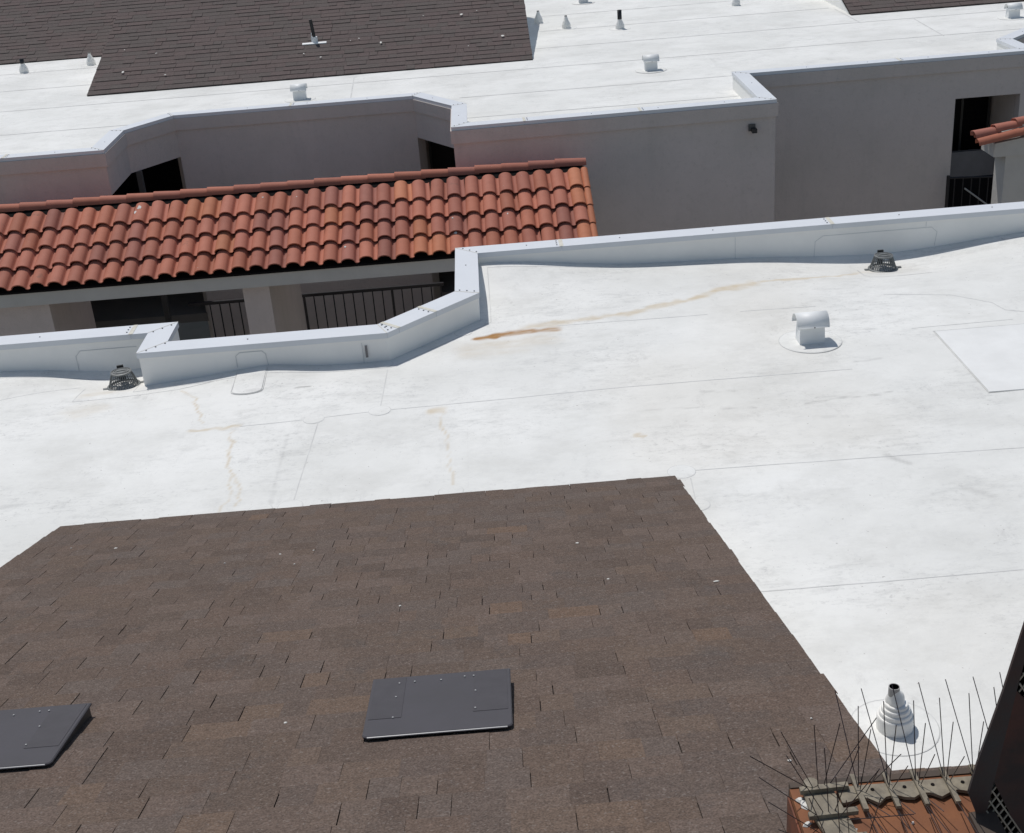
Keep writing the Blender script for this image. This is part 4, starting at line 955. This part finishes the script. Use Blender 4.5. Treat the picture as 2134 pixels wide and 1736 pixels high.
def spike_strip(label, wires, along, spots):
    o = empty('bird_spike_strip', (0.45, 1.38, ZL)); tag(o, label, "bird spikes", "bird spike strips on the chimney top")
    def add(g, name, mat):
        q = g.obj(name, mat); q.parent = o; q.matrix_parent_inverse = Matrix.Translation(-o.location)
    if along == 'x':
        g = G(); pts_b = []; pts_f = []
        for i in range(25):
            t = i/24; x = 0.415+t*0.30; s_ = abs(((x-0.4875+0.0225) % 0.045)/0.045-0.5)*2
            pts_b.append((x, 1.404+0.010*s_*0)); pts_f.append((x, 1.380-0.014*s_**2))
        g.prism(pts_b[::-1]+pts_f, ZL+0.003, ZL+0.008); add(g, 'base', M_PLAST)
        for x in spots:
            g = G(); g.prism([(x-0.0035, 1.352), (x+0.0035, 1.352), (x+0.003, 1.422), (x-0.004, 1.422)], ZL+0.008, ZL+0.013); add(g, 'crossbar', M_PLAST)
            g = G(); g.tube((x+0.02, 1.393, ZL+0.0075), (x+0.02, 1.393, ZL+0.009), 0.0028, 8); add(g, 'screw_hole', M_UNDER)
    else:
        g = G(); g.prism([(0.368, 1.36), (0.40, 1.20), (0.435, 1.20), (0.408, 1.408), (0.38, 1.416), (0.366, 1.408)][::1], ZL+0.0035, ZL+0.0085); add(g, 'base', M_PLAST)
        for y in spots:
            g = G(); g.prism([(0.362, y-0.005), (0.43, y-0.002), (0.43, y+0.007), (0.362, y+0.004)], ZL+0.009, ZL+0.016); add(g, 'crossbar', M_PLAST)
        g = G(); g.lathe([(0.011, 0.009), (0.010, 0.017), (0.0001, 0.018)], 14, (0.380, 1.408, ZL)); add(g, 'end_tab', M_PLAST)
    for a, b in wires:
        g = G(); g.tube(a, b, 0.00068, 5); add(g, 'spike', M_WIRE)
spike_strip("row of bird spikes along the chimney's back edge, in front of the pipe boot", WIRES_A, 'x', (0.4425, 0.4875, 0.527, 0.569, 0.611))
spike_strip("fan of bird spikes at the chimney's left corner over the brown shingles", WIRES_B, 'y', (1.398, 1.348, 1.30))
# chimney cap: tapered sooty steel with diamond mesh windows
cap = empty('spark_arrestor', (0.70, 1.2, ZL)); tag(cap, "sooty black and rust-red chimney cap with diamond mesh at the right edge", "spark arrestor")
def capo(g, name, mat):
    o = g.obj(name, mat); o.parent = cap; o.matrix_parent_inverse = Matrix.Translation(-cap.location); return o
YC = 1.326
def poly_plate(pts, y0, y1):
    g = G(); n = len(pts)
    g.add([(x, y0, z) for x, z in pts]+[(x, y1, z) for x, z in pts], [tuple(range(n)), tuple(range(2*n-1, n-1, -1))]+[(i, n+i, n+(i+1) % n, (i+1) % n) for i in range(n)])
    return g
S0 = (0.665, 3.78); S1 = (0.619, 3.521); S2 = (0.602, 3.424); S3 = (0.578, 3.309); AP = (0.570, 3.259); B1 = (0.586, 3.217); B2 = (0.5935, 3.185)
m1 = (0.603, 3.276); m2 = (0.5945, 3.19); m3 = (0.652, 3.168); u1 = (0.626, 3.475); u2 = (0.6195, 3.423); u3 = (0.640, 3.400)
FR = 0.86
pan = [  # frame pieces round the two mesh windows
 ('frame_plate', [B2, m2, m1, u2, u1, (0.652, 3.60), (0.70, 3.78), S0, S1, S2, S3, AP, B1]),
 ('rust_band', [m1, m3, (FR, 3.02), (FR, 3.27), u3, u2]),
]
for nm, pts in pan:
    capo(poly_plate(pts[::-1], YC, YC+0.004), nm, M_CAPM if nm == 'frame_plate' else M_CAPR)
capo(poly_plate([(0.652, 3.60), (FR, 3.60), (FR, 3.78), (0.70, 3.78)], YC+0.0002, YC+0.0042), 'top_plate', M_CAPM)
g = G()   # side return going back
for (a, b) in ((S0, S1), (S1, S2), (S2, S3), (S3, AP), (AP, B1)):
    g.add([(a[0], YC+0.0045, a[1]), (b[0], YC+0.0045, b[1]), (b[0]+0.16, YC+0.24, b[1]), (a[0]+0.16, YC+0.24, a[1])], [(0, 1, 2, 3)])
capo(g, 'side_plate', M_CAPM)
g = G(); g.add([(0.60, YC+0.012, 3.0), (FR, YC+0.012, 3.0), (FR, YC+0.012, 3.75), (0.672, YC+0.012, 3.75), (0.60, YC+0.04, 3.0), (FR, YC+0.04, 3.0), (FR, YC+0.04, 3.75), (0.672, YC+0.04, 3.75)], [(0, 1, 2, 3), (7, 6, 5, 4), (3, 7, 4, 0)]); capo(g, 'flue_shadow_box', M_UNDER)  # black sheet added behind the mesh for the flue's dark inside
def lattice(region, inside):
    g = G(); px, pz = 0.0125, 0.021
    x0, x1, z0, z1 = region
    for sgn in (1, -1):
        k = -60
        while k < 60:
            # line z = z0 + sgn*(x-x0)*pz/px*... clipped by sampling
            run = None; prev = None
            for i in range(201):
                x = x0+(x1-x0)*i/200; z = z0+sgn*(x-x0)*(pz/px)+k*pz*1.0
                ok = z0 <= z <= z1 and inside(x, z)
                if ok and run is None: run = (x, z)
                if ok: prev = (x, z)
                if (not ok or i == 200) and run is not None:
                    if math.dist(run, prev) > 0.003: g.tube((run[0], YC+0.002+0.0012*sgn, run[1]), (prev[0], YC+0.002+0.0012*sgn, prev[1]), 0.0014, 4)
                    run = None
            k += 1
    return g
def in_tri(p, a, b, c):
    s = lambda p, q, r: (p[0]-r[0])*(q[1]-r[1])-(q[0]-r[0])*(p[1]-r[1])
    d = (s(p, a, b), s(p, b, c), s(p, c, a)); return not (min(d) < 0 < max(d))
capo(lattice((0.585, 0.70, 3.10, 3.28), lambda x, z: in_tri((x, z), m1, (0.560, 2.95), (0.76, 2.98))), 'mesh_screen', M_MESH)
capo(lattice((0.615, 0.76, 3.30, 3.60), lambda x, z: in_tri((x, z), (0.650, 3.60), u2, (0.90, 3.16)) or (x > 0.65 and z > 3.39-(x-0.65)*1.15)), 'mesh_screen', M_MESH)
